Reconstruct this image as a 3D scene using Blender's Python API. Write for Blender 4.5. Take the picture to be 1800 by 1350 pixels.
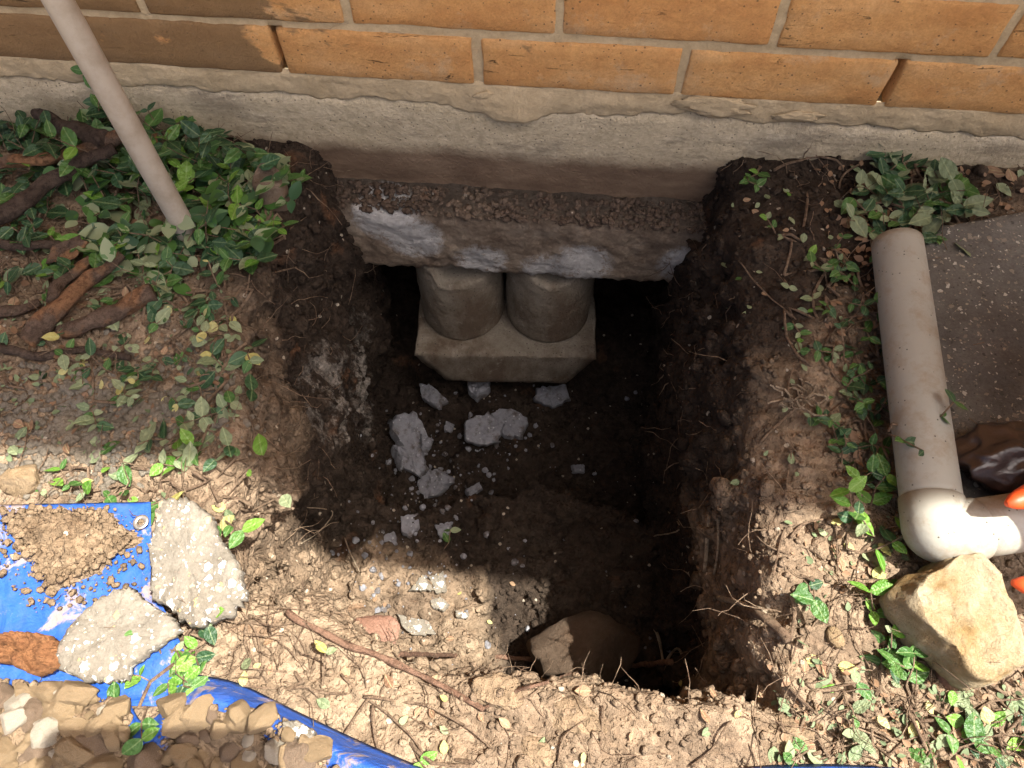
import bpy, bmesh, math, random
import numpy as np
from mathutils import Vector, Matrix, noise
from mathutils.bvhtree import BVHTree

for o in list(bpy.data.objects): bpy.data.objects.remove(o)
scene = bpy.context.scene
C = scene.collection
RND = random.Random(7)

# ------------------------------------------------------------------ camera
CAM_H = 0.765
FPX = 1352.0
PITCH, YAW, ROLL = math.radians(60.93), math.radians(-5.47), math.radians(-0.53)
_f = np.array([math.sin(YAW)*math.cos(PITCH), math.cos(YAW)*math.cos(PITCH), -math.sin(PITCH)])
_r0 = np.array([math.cos(YAW), -math.sin(YAW), 0.0]); _u0 = np.cross(_r0, _f)
_r = _r0*math.cos(ROLL) + _u0*math.sin(ROLL); _u = -_r0*math.sin(ROLL) + _u0*math.cos(ROLL)
cam = bpy.data.cameras.new('camera'); camo = bpy.data.objects.new('camera', cam); C.objects.link(camo)
camo.matrix_world = Matrix(((_r[0], _u[0], -_f[0], 0), (_r[1], _u[1], -_f[1], 0), (_r[2], _u[2], -_f[2], CAM_H), (0, 0, 0, 1)))
cam.sensor_fit = 'HORIZONTAL'; cam.sensor_width = 36.0; cam.lens = 36.0*FPX/1800.0
cam.clip_start = 0.01; cam.clip_end = 500
scene.camera = camo

# ------------------------------------------------------------------ sky, sun, exposure
LIGHT = Vector((-0.43, 0.06, -1.0)).normalized()          # the way the sunlight travels
world = bpy.data.worlds.new('World'); scene.world = world; world.use_nodes = True
wn = world.node_tree; wn.nodes.clear()
sky = wn.nodes.new('ShaderNodeTexSky'); sky.sky_type = 'NISHITA'; sky.sun_disc = False
sky.sun_elevation = math.asin(-LIGHT.z); sky.sun_rotation = math.atan2(-LIGHT.x, -LIGHT.y)
sky.dust_density = 4.0; sky.air_density = 0.15; sky.ozone_density = 0.0
bg = wn.nodes.new('ShaderNodeBackground'); bg.inputs['Strength'].default_value = 0.15
wo = wn.nodes.new('ShaderNodeOutputWorld')
wn.links.new(sky.outputs[0], bg.inputs[0]); wn.links.new(bg.outputs[0], wo.inputs[0])
sun = bpy.data.lights.new('sun', 'SUN'); sun.energy = 3.8; sun.angle = math.radians(0.53); sun.color = (1.0, 0.95, 0.87)
suno = bpy.data.objects.new('sun', sun); C.objects.link(suno); suno.location = (3, -1, 5)
suno.rotation_euler = LIGHT.to_track_quat('-Z', 'Y').to_euler()
scene.view_settings.view_transform = 'Standard'; scene.view_settings.look = 'None'
scene.view_settings.gamma = 1.0; scene.view_settings.use_curve_mapping = False
scene.view_settings.exposure = 1.97

# ------------------------------------------------------------------ pixel <-> place
def ray(px, py):
    return Vector(_f + (px-900)/FPX*_r + (675-py)/FPX*_u)
EYE = Vector((0, 0, CAM_H))
def at(px, py, z=0.0):
    d = ray(px, py); return EYE + d*((z-CAM_H)/d.z)
def at_y(px, py, y):
    d = ray(px, py); return EYE + d*(y/d.y)

# ------------------------------------------------------------------ numeric noise
def _hash(i, j, k, s):
    h = (i*374761393 + j*668265263 + k*2147483647 + s*974711) & 0xffffffff
    h = ((h ^ (h >> 13))*1274126177) & 0xffffffff
    h = ((h ^ (h >> 16))*2246822519) & 0xffffffff
    return ((h ^ (h >> 15)) & 0xffff).astype(np.float32)/32767.5 - 1.0
def vn(x, y, z, s=0):
    xi, yi, zi = np.floor(x).astype(np.int64), np.floor(y).astype(np.int64), np.floor(z).astype(np.int64)
    fx, fy, fz = (x-xi).astype(np.float32), (y-yi).astype(np.float32), (z-zi).astype(np.float32)
    fx, fy, fz = fx*fx*(3-2*fx), fy*fy*(3-2*fy), fz*fz*(3-2*fz)
    out = 0
    for a in (0, 1):
        wa = fx if a else 1-fx
        for b in (0, 1):
            wb = fy if b else 1-fy
            for c in (0, 1):
                wc = fz if c else 1-fz
                out = out + wa*wb*wc*_hash(xi+a, yi+b, zi+c, s)
    return out
def fbm(x, y, z, f, octv, s=0, gain=0.5):
    o, a = 0, 1.0
    for k in range(octv):
        o = o + a*vn(x*f, y*f, z*f, s+k*17); f *= 2.03; a *= gain
    return o
def sstep(a, b, x):
    t = np.clip((x-a)/(b-a), 0, 1); return t*t*(3-2*t)

# ------------------------------------------------------------------ materials
def ramp(nt, fac, stops, interp='LINEAR'):
    r = nt.nodes.new('ShaderNodeValToRGB'); r.color_ramp.interpolation = interp
    e = r.color_ramp.elements
    while len(e) < len(stops): e.new(0.5)
    for i, (p, c) in enumerate(stops):
        e[i].position = p; e[i].color = (c, c, c, 1) if not isinstance(c, (tuple, list)) else (*c, 1)
    if fac is not None: nt.links.new(fac, r.inputs[0])
    return r.outputs[0]
class M:
    def __init__(s, name, rough=0.9, spec=0.3):
        s.m = bpy.data.materials.new(name); s.m.use_nodes = True; s.nt = s.m.node_tree
        s.b = s.nt.nodes['Principled BSDF']; s.b.inputs['Roughness'].default_value = rough
        s.b.inputs['Specular IOR Level'].default_value = spec
        s.tc = s.nt.nodes.new('ShaderNodeTexCoord'); s.co = s.tc.outputs['Object']
        s.g = s.nt.nodes.new('ShaderNodeNewGeometry'); s.pos = s.g.outputs['Position']
        s.oi = s.nt.nodes.new('ShaderNodeObjectInfo'); s.rand = s.oi.outputs['Random']
        s.h = None
    def link(s, a, b): s.nt.links.new(a, b)
    def noise(s, scale, detail=4, rough=0.55, co=None, dist=0.0, stretch=None):
        n = s.nt.nodes.new('ShaderNodeTexNoise'); n.inputs['Scale'].default_value = scale
        n.inputs['Detail'].default_value = detail; n.inputs['Roughness'].default_value = rough; n.inputs['Distortion'].default_value = dist
        s.link(s.mapped(co or s.co, stretch), n.inputs['Vector']); return n.outputs[0]
    def mapped(s, co, stretch):
        if not stretch: return co
        m = s.nt.nodes.new('ShaderNodeVectorMath'); m.operation = 'MULTIPLY'; s.link(co, m.inputs[0]); m.inputs[1].default_value = stretch
        return m.outputs[0]
    def randco(s):                                       # own pattern for every copy
        m = s.nt.nodes.new('ShaderNodeVectorMath'); m.operation = 'ADD'; k = s.nt.nodes.new('ShaderNodeMath'); k.operation = 'MULTIPLY'
        s.link(s.rand, k.inputs[0]); k.inputs[1].default_value = 37.0; s.link(s.tc.outputs['Object'], m.inputs[0]); s.link(k.outputs[0], m.inputs[1]); s.co = m.outputs[0]
    def voro(s, scale, out=0, feature='F1', co=None, rnd=1.0):
        n = s.nt.nodes.new('ShaderNodeTexVoronoi'); n.feature = feature; n.inputs['Scale'].default_value = scale; n.inputs['Randomness'].default_value = rnd
        s.link(co or s.co, n.inputs['Vector']); return n.outputs[out]
    def mix(s, fac, a, b, mode='MIX'):
        n = s.nt.nodes.new('ShaderNodeMix'); n.data_type = 'RGBA'; n.blend_type = mode
        for v, i in ((fac, n.inputs[0]), (a, n.inputs[6]), (b, n.inputs[7])):
            if isinstance(v, (int, float)): i.default_value = v
            elif isinstance(v, tuple): i.default_value = (*v, 1)
            else: s.link(v, i)
        return n.outputs[2]
    def math(s, op, a, b=0.0, clamp=False):
        n = s.nt.nodes.new('ShaderNodeMath'); n.operation = op; n.use_clamp = clamp
        for v, i in ((a, n.inputs[0]), (b, n.inputs[1])):
            if isinstance(v, (int, float)): i.default_value = v
            else: s.link(v, i)
        return n.outputs[0]
    def axis(s, k, co=None):
        n = s.nt.nodes.new('ShaderNodeSeparateXYZ'); s.link(co or s.co, n.inputs[0]); return n.outputs[k]
    def near(s, p, r0, r1, co=None):                      # 1 inside r0 of the point p, 0 beyond r1
        n = s.nt.nodes.new('ShaderNodeVectorMath'); n.operation = 'DISTANCE'; s.link(co or s.co, n.inputs[0]); n.inputs[1].default_value = p
        m = s.nt.nodes.new('ShaderNodeMapRange'); s.link(n.outputs['Value'], m.inputs[0]); m.inputs[1].default_value = r0; m.inputs[2].default_value = r1
        m.inputs[3].default_value = 1; m.inputs[4].default_value = 0; return m.outputs[0]
    def rng(s, v, a, b, c=0.0, d=1.0):
        m = s.nt.nodes.new('ShaderNodeMapRange'); s.link(v, m.inputs[0])
        for i, q in zip((1, 2, 3, 4), (a, b, c, d)): m.inputs[i].default_value = q
        return m.outputs[0]
    def color(s, c):
        if isinstance(c, tuple): s.b.inputs['Base Color'].default_value = (*c, 1)
        else: s.link(c, s.b.inputs['Base Color'])
    def bump(s, height, dist=0.002, strength=1.0):
        n = s.nt.nodes.new('ShaderNodeBump'); n.inputs['Distance'].default_value = dist; n.inputs['Strength'].default_value = strength
        s.link(height, n.inputs['Height'])
        if s.h is not None: s.link(s.h, n.inputs['Normal'])
        s.h = n.outputs[0]; s.link(s.h, s.b.inputs['Normal'])
    def rough(s, v): s.link(v, s.b.inputs['Roughness'])

def soil_material(name, dark, mid, light, pit_shade=None):
    m = M(name, 0.95, 0.15)
    c = ramp(m.nt, m.noise(5, 5, 0.65), [(0.32, dark), (0.5, mid), (0.68, light)])
    c = m.mix(m.rng(m.noise(38, 5, 0.7), 0.3, 0.7), c, m.mix(1.0, c, (0.62, 0.58, 0.55), 'MULTIPLY'))
    if pit_shade:
        w = m.near(pit_shade, 0.30, 0.58, co=m.mapped(m.pos, (0.7, 1.0, 0.8)))  # painted shade: soil in and around the hole darkened by colour
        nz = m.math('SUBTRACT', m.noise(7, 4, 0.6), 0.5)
        sub = m.rng(m.math('ADD', m.axis(2, m.pos), m.math('MULTIPLY', nz, 0.08)), -0.14, -0.30)       # shade painted in: soil colour darkens with depth
        sun_patch = m.near((-0.20, 0.20, -0.40), 0.12, 0.24, co=m.pos)                                      # painted sunlight: soil kept pale where the sun reaches the ledge
        w = m.math('SUBTRACT', m.math('MAXIMUM', w, sub), m.math('MULTIPLY', sun_patch, 1.2))
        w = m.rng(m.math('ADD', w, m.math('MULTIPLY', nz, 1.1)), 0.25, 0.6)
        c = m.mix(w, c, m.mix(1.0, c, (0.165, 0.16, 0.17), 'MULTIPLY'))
    if pit_shade:
        chalk = m.math('MAXIMUM', m.near((-0.31, 0.66, -0.42), 0.03, 0.17, co=m.pos), m.near((-0.33, 0.52, -0.25), 0.02, 0.12, co=m.pos))
        c = m.mix(m.rng(m.math('MULTIPLY', chalk, m.rng(m.noise(26, 6, 0.75, stretch=(1, 1, 0.45)), 0.44, 0.68)), 0.12, 0.4, 0, 0.75), c, (0.26, 0.235, 0.20))
    crumbs = m.voro(140, 1); crv = m.rng(m.axis(0, crumbs), 0, 1, 0.72, 1.25)
    c = m.mix(1.0, c, crv, 'MULTIPLY')
    sel = m.voro(95, 1); seld = m.voro(95, 0)
    speck = m.math('MULTIPLY', m.math('GREATER_THAN', m.axis(1, sel), 0.955), m.math('LESS_THAN', m.math('ADD', seld, m.math('MULTIPLY', m.noise(300, 2), 0.2)), 0.36))
    c = m.mix(m.math('MULTIPLY', speck, 0.6), c, (0.50, 0.44, 0.34))
    rust = m.rng(m.noise(11, 4, 0.6), 0.62, 0.74)
    c = m.mix(m.math('MULTIPLY', rust, 0.5), c, (0.20, 0.095, 0.045))
    m.color(c)
    m.bump(m.noise(45, 4, 0.75), 0.012, 0.8)
    m.bump(m.voro(170, 0), 0.004, 0.55)
    m.bump(m.noise(420, 2, 0.7), 0.002, 0.7)
    return m.m
MAT = {}
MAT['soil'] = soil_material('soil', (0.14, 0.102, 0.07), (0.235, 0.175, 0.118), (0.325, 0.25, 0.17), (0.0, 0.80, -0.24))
MAT['soil_dark'] = soil_material('damp_soil', (0.07, 0.05, 0.038), (0.12, 0.088, 0.065), (0.19, 0.145, 0.105))
MAT['soil_dry'] = soil_material('dry_soil', (0.165, 0.117, 0.073), (0.225, 0.165, 0.105), (0.285, 0.217, 0.143))

def brick_material():
    m = M('brick', 0.9, 0.25); m.randco()
    c = ramp(m.nt, m.noise(9, 5, 0.6, stretch=(1, 1, 2.5)), [(0.3, (0.68, 0.335, 0.115)), (0.5, (0.80, 0.44, 0.165)), (0.72, (0.82, 0.51, 0.235))])
    c = m.mix(m.rng(m.rand, 0, 1, 0.0, 0.3), c, (0.70, 0.30, 0.10))
    c = m.mix(m.rng(m.noise(60, 4, 0.7), 0.35, 0.7, 0.0, 0.35), c, (0.42, 0.19, 0.07))
    crack = m.rng(m.noise(16, 6, 0.8, dist=1.4, stretch=(0.45, 1, 3.2)), 0.33, 0.37, 0.9, 0.0)
    c = m.mix(crack, c, (0.12, 0.06, 0.03))
    c = m.mix(m.rng(m.noise(13, 6, 0.75), 0.56, 0.70, 0, 0.45), c, (0.66, 0.52, 0.34))
    c = m.mix(m.rng(m.noise(300, 3, 0.8), 0.38, 0.58, 0.3, 0.0), c, m.mix(1.0, c, (0.6, 0.55, 0.5), 'MULTIPLY'))
    pits = m.math('LESS_THAN', m.math('ADD', m.voro(110, 0), m.math('MULTIPLY', m.noise(25, 2), 0.25)), 0.24); c = m.mix(m.math('MULTIPLY', pits, 0.65), c, (0.07, 0.045, 0.03))
    # splashed mud and mildew on the bricks over the vine
    w = m.pos
    sx = m.rng(m.axis(0, w), -0.62, -0.12, 0.20, -0.16)
    sz = m.rng(m.axis(2, w), 0.07, 0.20, 0.10, -0.03)
    mud = m.math('ADD', m.math('ADD', m.noise(9, 5, 0.6, co=w, dist=0.4, stretch=(0.7, 1, 1.6)), sx), sz)
    mudm = m.rng(mud, 0.565, 0.605, 0, 0.82)
    c = m.mix(mudm, c, m.mix(m.noise(40, 5, 0.7, co=w), (0.13, 0.08, 0.04), (0.30, 0.195, 0.095)))
    m.color(c); m.bump(m.noise(90, 6, 0.8), 0.006, 0.9); m.bump(m.noise(380, 3, 0.8), 0.0015, 0.8); m.bump(m.math('MULTIPLY', crack, -1.0), 0.004, 0.9)
    return m.m
MAT['brick'] = brick_material()

def mortar_material(name, a, b, bumpd=0.0045):
    m = M(name, 0.95, 0.2)
    c = ramp(m.nt, m.noise(14, 6, 0.65), [(0.3, a), (0.7, b)])
    c = m.mix(m.rng(m.noise(130, 4, 0.8), 0.35, 0.7, 0, 0.5), c, m.mix(1.0, c, (0.6, 0.57, 0.52), 'MULTIPLY'))
    soot = m.rng(m.noise(12, 6, 0.75, dist=1.2, stretch=(0.5, 1, 2)), 0.63, 0.70, 0, 0.75); c = m.mix(soot, c, (0.075, 0.065, 0.055))
    m.color(c); m.bump(m.noise(60, 6, 0.7), bumpd, 0.8); m.bump(m.noise(300, 3, 0.7), 0.0012, 0.7)
    return m.m
MAT['mortar'] = mortar_material('mortar', (0.44, 0.335, 0.195), (0.60, 0.47, 0.29))

def foundation_material():
    m = M('foundation_concrete', 0.92, 0.2)
    c = ramp(m.nt, m.noise(8, 6, 0.65, stretch=(0.7, 1, 1.5)), [(0.3, (0.47, 0.385, 0.245)), (0.55, (0.64, 0.53, 0.355)), (0.8, (0.72, 0.62, 0.45))])
    c = m.mix(m.math('MULTIPLY', m.math('LESS_THAN', m.voro(120, 0), 0.14), 0.7), c, (0.08, 0.07, 0.05))
    c = m.mix(m.rng(m.noise(5, 5, 0.7), 0.5, 0.72, 0, 0.55), c, (0.22, 0.175, 0.115))
    c = m.mix(m.rng(m.noise(120, 4, 0.8), 0.36, 0.6, 0.5, 0.0), c, m.mix(1.0, c, (0.55, 0.52, 0.46), 'MULTIPLY'))
    c = m.mix(m.rng(m.noise(16, 6, 0.8, stretch=(0.35, 1, 1.3)), 0.52, 0.64, 0, 0.7), c, (0.24, 0.195, 0.13))
    # the band that was buried until the digging: stained by red-brown soil
    z = m.math('ADD', m.axis(2), m.math('MULTIPLY', m.math('SUBTRACT', m.noise(10, 4, 0.6), 0.5), 0.055))
    bur = m.rng(z, -0.022, -0.048, 0, 0.93)
    soilc = ramp(m.nt, m.noise(18, 6, 0.7, stretch=(0.5, 1, 1.4)), [(0.3, (0.095, 0.055, 0.035)), (0.5, (0.165, 0.105, 0.066)), (0.72, (0.26, 0.18, 0.115))])
    c = m.mix(bur, c, soilc)
    m.color(c); m.bump(m.noise(70, 6, 0.75), 0.004, 0.7); m.bump(m.noise(280, 3, 0.7), 0.002, 0.8)
    return m.m
MAT['foundation'] = foundation_material()

def footing_material():
    m = M('footing_concrete', 0.95, 0.15)
    c = ramp(m.nt, m.noise(24, 7, 0.72), [(0.3, (0.14, 0.10, 0.072)), (0.5, (0.28, 0.215, 0.155)), (0.75, (0.46, 0.385, 0.295))])
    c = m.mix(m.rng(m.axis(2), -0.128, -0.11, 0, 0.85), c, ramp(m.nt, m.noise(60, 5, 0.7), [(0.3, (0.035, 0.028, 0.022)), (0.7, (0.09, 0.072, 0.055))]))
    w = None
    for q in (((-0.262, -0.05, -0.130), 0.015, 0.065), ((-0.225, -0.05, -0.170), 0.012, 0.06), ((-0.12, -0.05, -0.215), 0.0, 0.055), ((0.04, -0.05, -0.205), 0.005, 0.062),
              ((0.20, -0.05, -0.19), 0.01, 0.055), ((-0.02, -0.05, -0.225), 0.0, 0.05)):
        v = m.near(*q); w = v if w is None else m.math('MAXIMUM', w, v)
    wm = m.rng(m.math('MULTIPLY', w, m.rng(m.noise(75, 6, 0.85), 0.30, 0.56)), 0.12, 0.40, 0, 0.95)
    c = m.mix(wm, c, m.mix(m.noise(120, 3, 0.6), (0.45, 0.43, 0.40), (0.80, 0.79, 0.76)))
    m.color(c); m.bump(m.noise(60, 7, 0.8), 0.014, 1.0); m.bump(m.voro(120, 0), 0.004, 0.6); m.bump(m.noise(300, 3, 0.8), 0.003, 0.8)
    return m.m
MAT['footing'] = footing_material()

def concrete_material(name, a, b, speck=None, bumpd=0.003):
    m = M(name, 0.9, 0.25)
    c = ramp(m.nt, m.noise(12, 6, 0.65), [(0.3, a), (0.7, b)])
    c = m.mix(m.rng(m.noise(200, 3, 0.8), 0.35, 0.7, 0, 0.45), c, m.mix(1.0, c, (0.6, 0.58, 0.55), 'MULTIPLY'))
    if name.startswith('grey'): c = m.mix(m.rng(m.noise(30, 5, 0.7), 0.5, 0.62, 0, 0.8), c, (0.075, 0.058, 0.045))
    if speck: c = m.mix(m.math('MULTIPLY', m.math('LESS_THAN', m.voro(90, 0), 0.16), 0.7), c, speck)
    m.color(c); m.bump(m.noise(50, 6, 0.7), bumpd, 0.8); m.bump(m.noise(320, 3, 0.7), 0.001, 0.8)
    return m.m
def pier_material():
    m = M('pier_concrete', 0.92, 0.2)
    c = ramp(m.nt, m.noise(12, 6, 0.65), [(0.3, (0.25, 0.215, 0.16)), (0.7, (0.39, 0.345, 0.275))])
    c = m.mix(m.rng(m.noise(9, 6, 0.7, stretch=(1, 1, 0.5)), 0.42, 0.60, 0, 0.85), c, (0.14, 0.095, 0.06))
    c = m.mix(m.rng(m.noise(26, 6, 0.75), 0.60, 0.70, 0, 0.6), c, (0.56, 0.51, 0.42))
    c = m.mix(m.rng(m.noise(200, 3, 0.8), 0.35, 0.7, 0, 0.45), c, m.mix(1.0, c, (0.6, 0.58, 0.55), 'MULTIPLY'))
    c = m.mix(m.math('MULTIPLY', m.math('LESS_THAN', m.voro(110, 0), 0.13), 0.8), c, (0.06, 0.05, 0.04))
    m.color(c); m.bump(m.noise(50, 6, 0.8), 0.010, 1.0); m.bump(m.noise(260, 3, 0.8), 0.003, 0.9)
    return m.m
MAT['pier'] = pier_material()
MAT['chip'] = concrete_material('grey_concrete_chip', (0.17, 0.175, 0.195), (0.30, 0.305, 0.325), (0.42, 0.42, 0.42), 0.010)

def aggregate_material(name, cement_a, cement_b, stones, dens=0.55, big=75, small=210, bumpd=0.004):
    m = M(name, 0.9, 0.25)
    c = ramp(m.nt, m.noise(20, 5, 0.7), [(0.3, cement_a), (0.7, cement_b)])
    c = m.mix(m.rng(m.noise(260, 3, 0.8), 0.35, 0.7, 0, 0.6), c, m.mix(1.0, c, (0.5, 0.48, 0.46), 'MULTIPLY'))
    c = m.mix(m.rng(m.noise(7, 6, 0.7), 0.42, 0.62, 0.0, 0.5), c, m.mix(1.0, c, (0.5, 0.46, 0.4), 'MULTIPLY'))
    nv = m.nt.nodes.new('ShaderNodeTexNoise'); nv.inputs['Scale'].default_value = 170; m.link(m.co, nv.inputs['Vector'])
    nw = m.nt.nodes.new('ShaderNodeVectorMath'); nw.operation = 'MULTIPLY_ADD'; m.link(nv.outputs['Color'], nw.inputs[0]); nw.inputs[1].default_value = (0.009, 0.009, 0.009); m.link(m.co, nw.inputs[2]); wco = nw.outputs[0]
    hs = None
    for sc, lim in ((small, dens), (big, dens*0.8)):
        d = m.voro(sc, 0, co=wco); cc = m.voro(sc, 1, co=wco)
        wob = m.math('ADD', d, m.math('MULTIPLY', m.math('SUBTRACT', m.noise(sc*1.5, 2), 0.5), 0.3))
        on = m.math('MULTIPLY', m.math('GREATER_THAN', m.axis(0, cc), 1-lim), m.rng(wob, 0.30, 0.36, 1, 0))
        col = ramp(m.nt, m.axis(1, cc), stones, 'CONSTANT')
        c = m.mix(on, c, col); hs = on if hs is None else m.math('MAXIMUM', hs, on)
    m.color(c); m.bump(m.noise(70, 6, 0.7), bumpd, 0.9); m.bump(hs, 0.0015, 0.6); m.bump(m.noise(420, 2, 0.7), 0.001, 0.7)
    return m.m
MAT['chunk'] = aggregate_material('broken_concrete', (0.155, 0.138, 0.11), (0.27, 0.245, 0.20), [(0, (0.44, 0.42, 0.37)), (0.3, (0.54, 0.52, 0.48)), (0.55, (0.36, 0.29, 0.2)), (0.72, (0.42, 0.29, 0.14)), (0.82, (0.2, 0.165, 0.13))])
MAT['slab'] = aggregate_material('weathered_paving', (0.125, 0.118, 0.105), (0.20, 0.19, 0.17), [(0, (0.45, 0.42, 0.36)), (0.25, (0.22, 0.19, 0.15)), (0.6, (0.07, 0.065, 0.055)), (0.8, (0.32, 0.27, 0.2))], 0.34, 120, 260, 0.005)

def rock_material(name, a, b, stain, st=0.5):
    m = M(name, 0.92, 0.2); m.randco()
    c = ramp(m.nt, m.noise(22, 6, 0.65), [(0.3, a), (0.7, b)])
    c = m.mix(m.rng(m.noise(16, 5, 0.65), 0.48, 0.66, 0, st), c, stain)
    c = m.mix(m.rng(m.noise(120, 5, 0.75), 0.35, 0.65, 0, 0.45), c, m.mix(1.0, c, (0.6, 0.56, 0.5), 'MULTIPLY'))
    c = m.mix(m.rng(m.rand, 0, 1, 0, 0.35), c, m.mix(1.0, c, (0.7, 0.68, 0.66), 'MULTIPLY'))
    m.color(c); m.bump(m.noise(60, 7, 0.75), 0.011, 0.9); m.bump(m.noise(300, 4, 0.75), 0.003, 0.9)
    return m.m
MAT['limestone'] = rock_material('limestone', (0.40, 0.315, 0.175), (0.54, 0.46, 0.325), (0.34, 0.20, 0.065), 0.75)
MAT['stone_tan'] = rock_material('tan_stone', (0.31, 0.22, 0.125), (0.43, 0.33, 0.21), (0.40, 0.26, 0.12))
MAT['stone_pale'] = rock_material('pale_stone', (0.48, 0.42, 0.33), (0.60, 0.55, 0.46), (0.42, 0.33, 0.2))
MAT['stone_brown'] = rock_material('brown_stone', (0.20, 0.145, 0.10), (0.33, 0.25, 0.18), (0.25, 0.15, 0.08))
MAT['stone_dark'] = rock_material('dark_brown_stone', (0.085, 0.058, 0.038), (0.16, 0.115, 0.08), (0.12, 0.07, 0.04))
MAT['stone_red'] = rock_material('reddish_stone', (0.30, 0.16, 0.11), (0.42, 0.26, 0.19), (0.22, 0.11, 0.07))
MAT['stone_grey'] = rock_material('grey_gravel', (0.17, 0.15, 0.12), (0.31, 0.275, 0.22), (0.3, 0.24, 0.17))

def leaf_material(name, a, b, rough=0.48, trans=0.25):
    m = M(name, rough, 0.5); m.randco()
    c = m.mix(m.rand, a, b)
    vein = m.math('ABSOLUTE', m.axis(1, m.tc.outputs['Object'])); rib = m.rng(vein, 0.012, 0.035, 0.5, 0.0)
    c = m.mix(rib, c, m.mix(0.5, b, (0.45, 0.52, 0.25)))
    c = m.mix(m.rng(m.noise(3.5, 4, 0.7), 0.62, 0.75, 0, 0.35), c, (0.16, 0.12, 0.05))
    m.color(c); m.bump(m.noise(5, 2), 0.02, 0.35)
    t = m.nt.nodes.new('ShaderNodeBsdfTranslucent'); m.link(c, t.inputs[0]); mx = m.nt.nodes.new('ShaderNodeMixShader'); mx.inputs[0].default_value = trans
    out = m.nt.nodes['Material Output']; m.link(m.b.outputs[0], mx.inputs[1]); m.link(t.outputs[0], mx.inputs[2]); m.link(mx.outputs[0], out.inputs[0])
    return m.m
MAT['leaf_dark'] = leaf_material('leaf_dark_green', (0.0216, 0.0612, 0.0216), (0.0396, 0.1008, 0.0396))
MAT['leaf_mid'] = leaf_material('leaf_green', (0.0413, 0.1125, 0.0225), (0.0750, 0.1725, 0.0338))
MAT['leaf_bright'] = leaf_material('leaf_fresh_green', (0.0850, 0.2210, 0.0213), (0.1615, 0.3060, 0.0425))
MAT['leaf_pale'] = leaf_material('leaf_pale_underside', (0.15, 0.20, 0.10), (0.25, 0.29, 0.16), 0.65)
MAT['leaf_yellow'] = leaf_material('leaf_yellowing', (0.40, 0.36, 0.10), (0.48, 0.45, 0.20), 0.6)
MAT['leaf_brown'] = leaf_material('leaf_dry_brown', (0.17, 0.095, 0.05), (0.30, 0.19, 0.11), 0.7, 0.1)

def bark_material(name, a, b, torn=None):
    m = M(name, 0.9, 0.2)
    c = ramp(m.nt, m.noise(45, 6, 0.7, dist=0.5), [(0.3, a), (0.7, b)])
    if torn: c = m.mix(m.rng(m.noise(14, 4, 0.6), 0.46, 0.54), c, m.mix(m.noise(160, 3), torn, tuple(x*0.55 for x in torn)))
    c = m.mix(m.rng(m.noise(130, 5, 0.8), 0.40, 0.52, 0.7, 0.0), c, m.mix(1.0, c, (0.35, 0.32, 0.3), 'MULTIPLY'))
    m.color(c); m.bump(m.noise(110, 6, 0.8), 0.012, 0.9); m.bump(m.noise(420, 3), 0.002, 0.7)
    return m.m
MAT['bark'] = bark_material('branch_bark', (0.055, 0.038, 0.028), (0.13, 0.092, 0.068))
MAT['bark_torn'] = bark_material('torn_branch', (0.10, 0.065, 0.045), (0.20, 0.14, 0.10), (0.36, 0.19, 0.095))
MAT['root'] = bark_material('root_bark', (0.17, 0.095, 0.06), (0.33, 0.20, 0.135))
MAT['stem'] = bark_material('dry_stem', (0.16, 0.10, 0.065), (0.34, 0.25, 0.165))
MAT['stem_pale'] = bark_material('pale_root', (0.36, 0.28, 0.19), (0.52, 0.43, 0.31))
MAT['wood'] = bark_material('split_wood', (0.20, 0.085, 0.038), (0.38, 0.185, 0.08))

def simple(name, col, rough, bumps=None, dirt=None, metal=0.0, spec=0.4, dscale=14, dlo=0.5, dhi=0.68, dmax=0.8):
    m = M(name, rough, spec); c = col
    m.b.inputs['Metallic'].default_value = metal
    if dirt: c = m.mix(m.rng(m.noise(dscale, 6, 0.7), dlo, dhi, 0, dmax), col, dirt)
    m.color(c)
    for s, d, k in (bumps or []): m.bump(m.noise(s, 5, 0.7), d, k)
    return m
def pvc():
    m = M('weathered_pvc', 0.6, 0.3)
    c = ramp(m.nt, m.noise(7, 5, 0.6), [(0.3, (0.28, 0.27, 0.225)), (0.7, (0.345, 0.335, 0.29))])
    c = m.mix(m.rng(m.noise(17, 7, 0.8), 0.48, 0.66, 0, 0.75), c, (0.23, 0.175, 0.115))
    c = m.mix(m.math('MULTIPLY', m.math('LESS_THAN', m.voro(110, 0), 0.10), 0.85), c, (0.05, 0.04, 0.03))
    m.color(c); m.bump(m.noise(90, 5), 0.001, 0.5); return m.m
MAT['pvc'] = pvc()
MAT['pole'] = simple('grey_conduit', (0.34, 0.295, 0.235), 0.45, [(120, 0.0008, 0.6)], (0.25, 0.205, 0.15), 0.0, 0.5, 25, 0.45, 0.65).m
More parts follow.
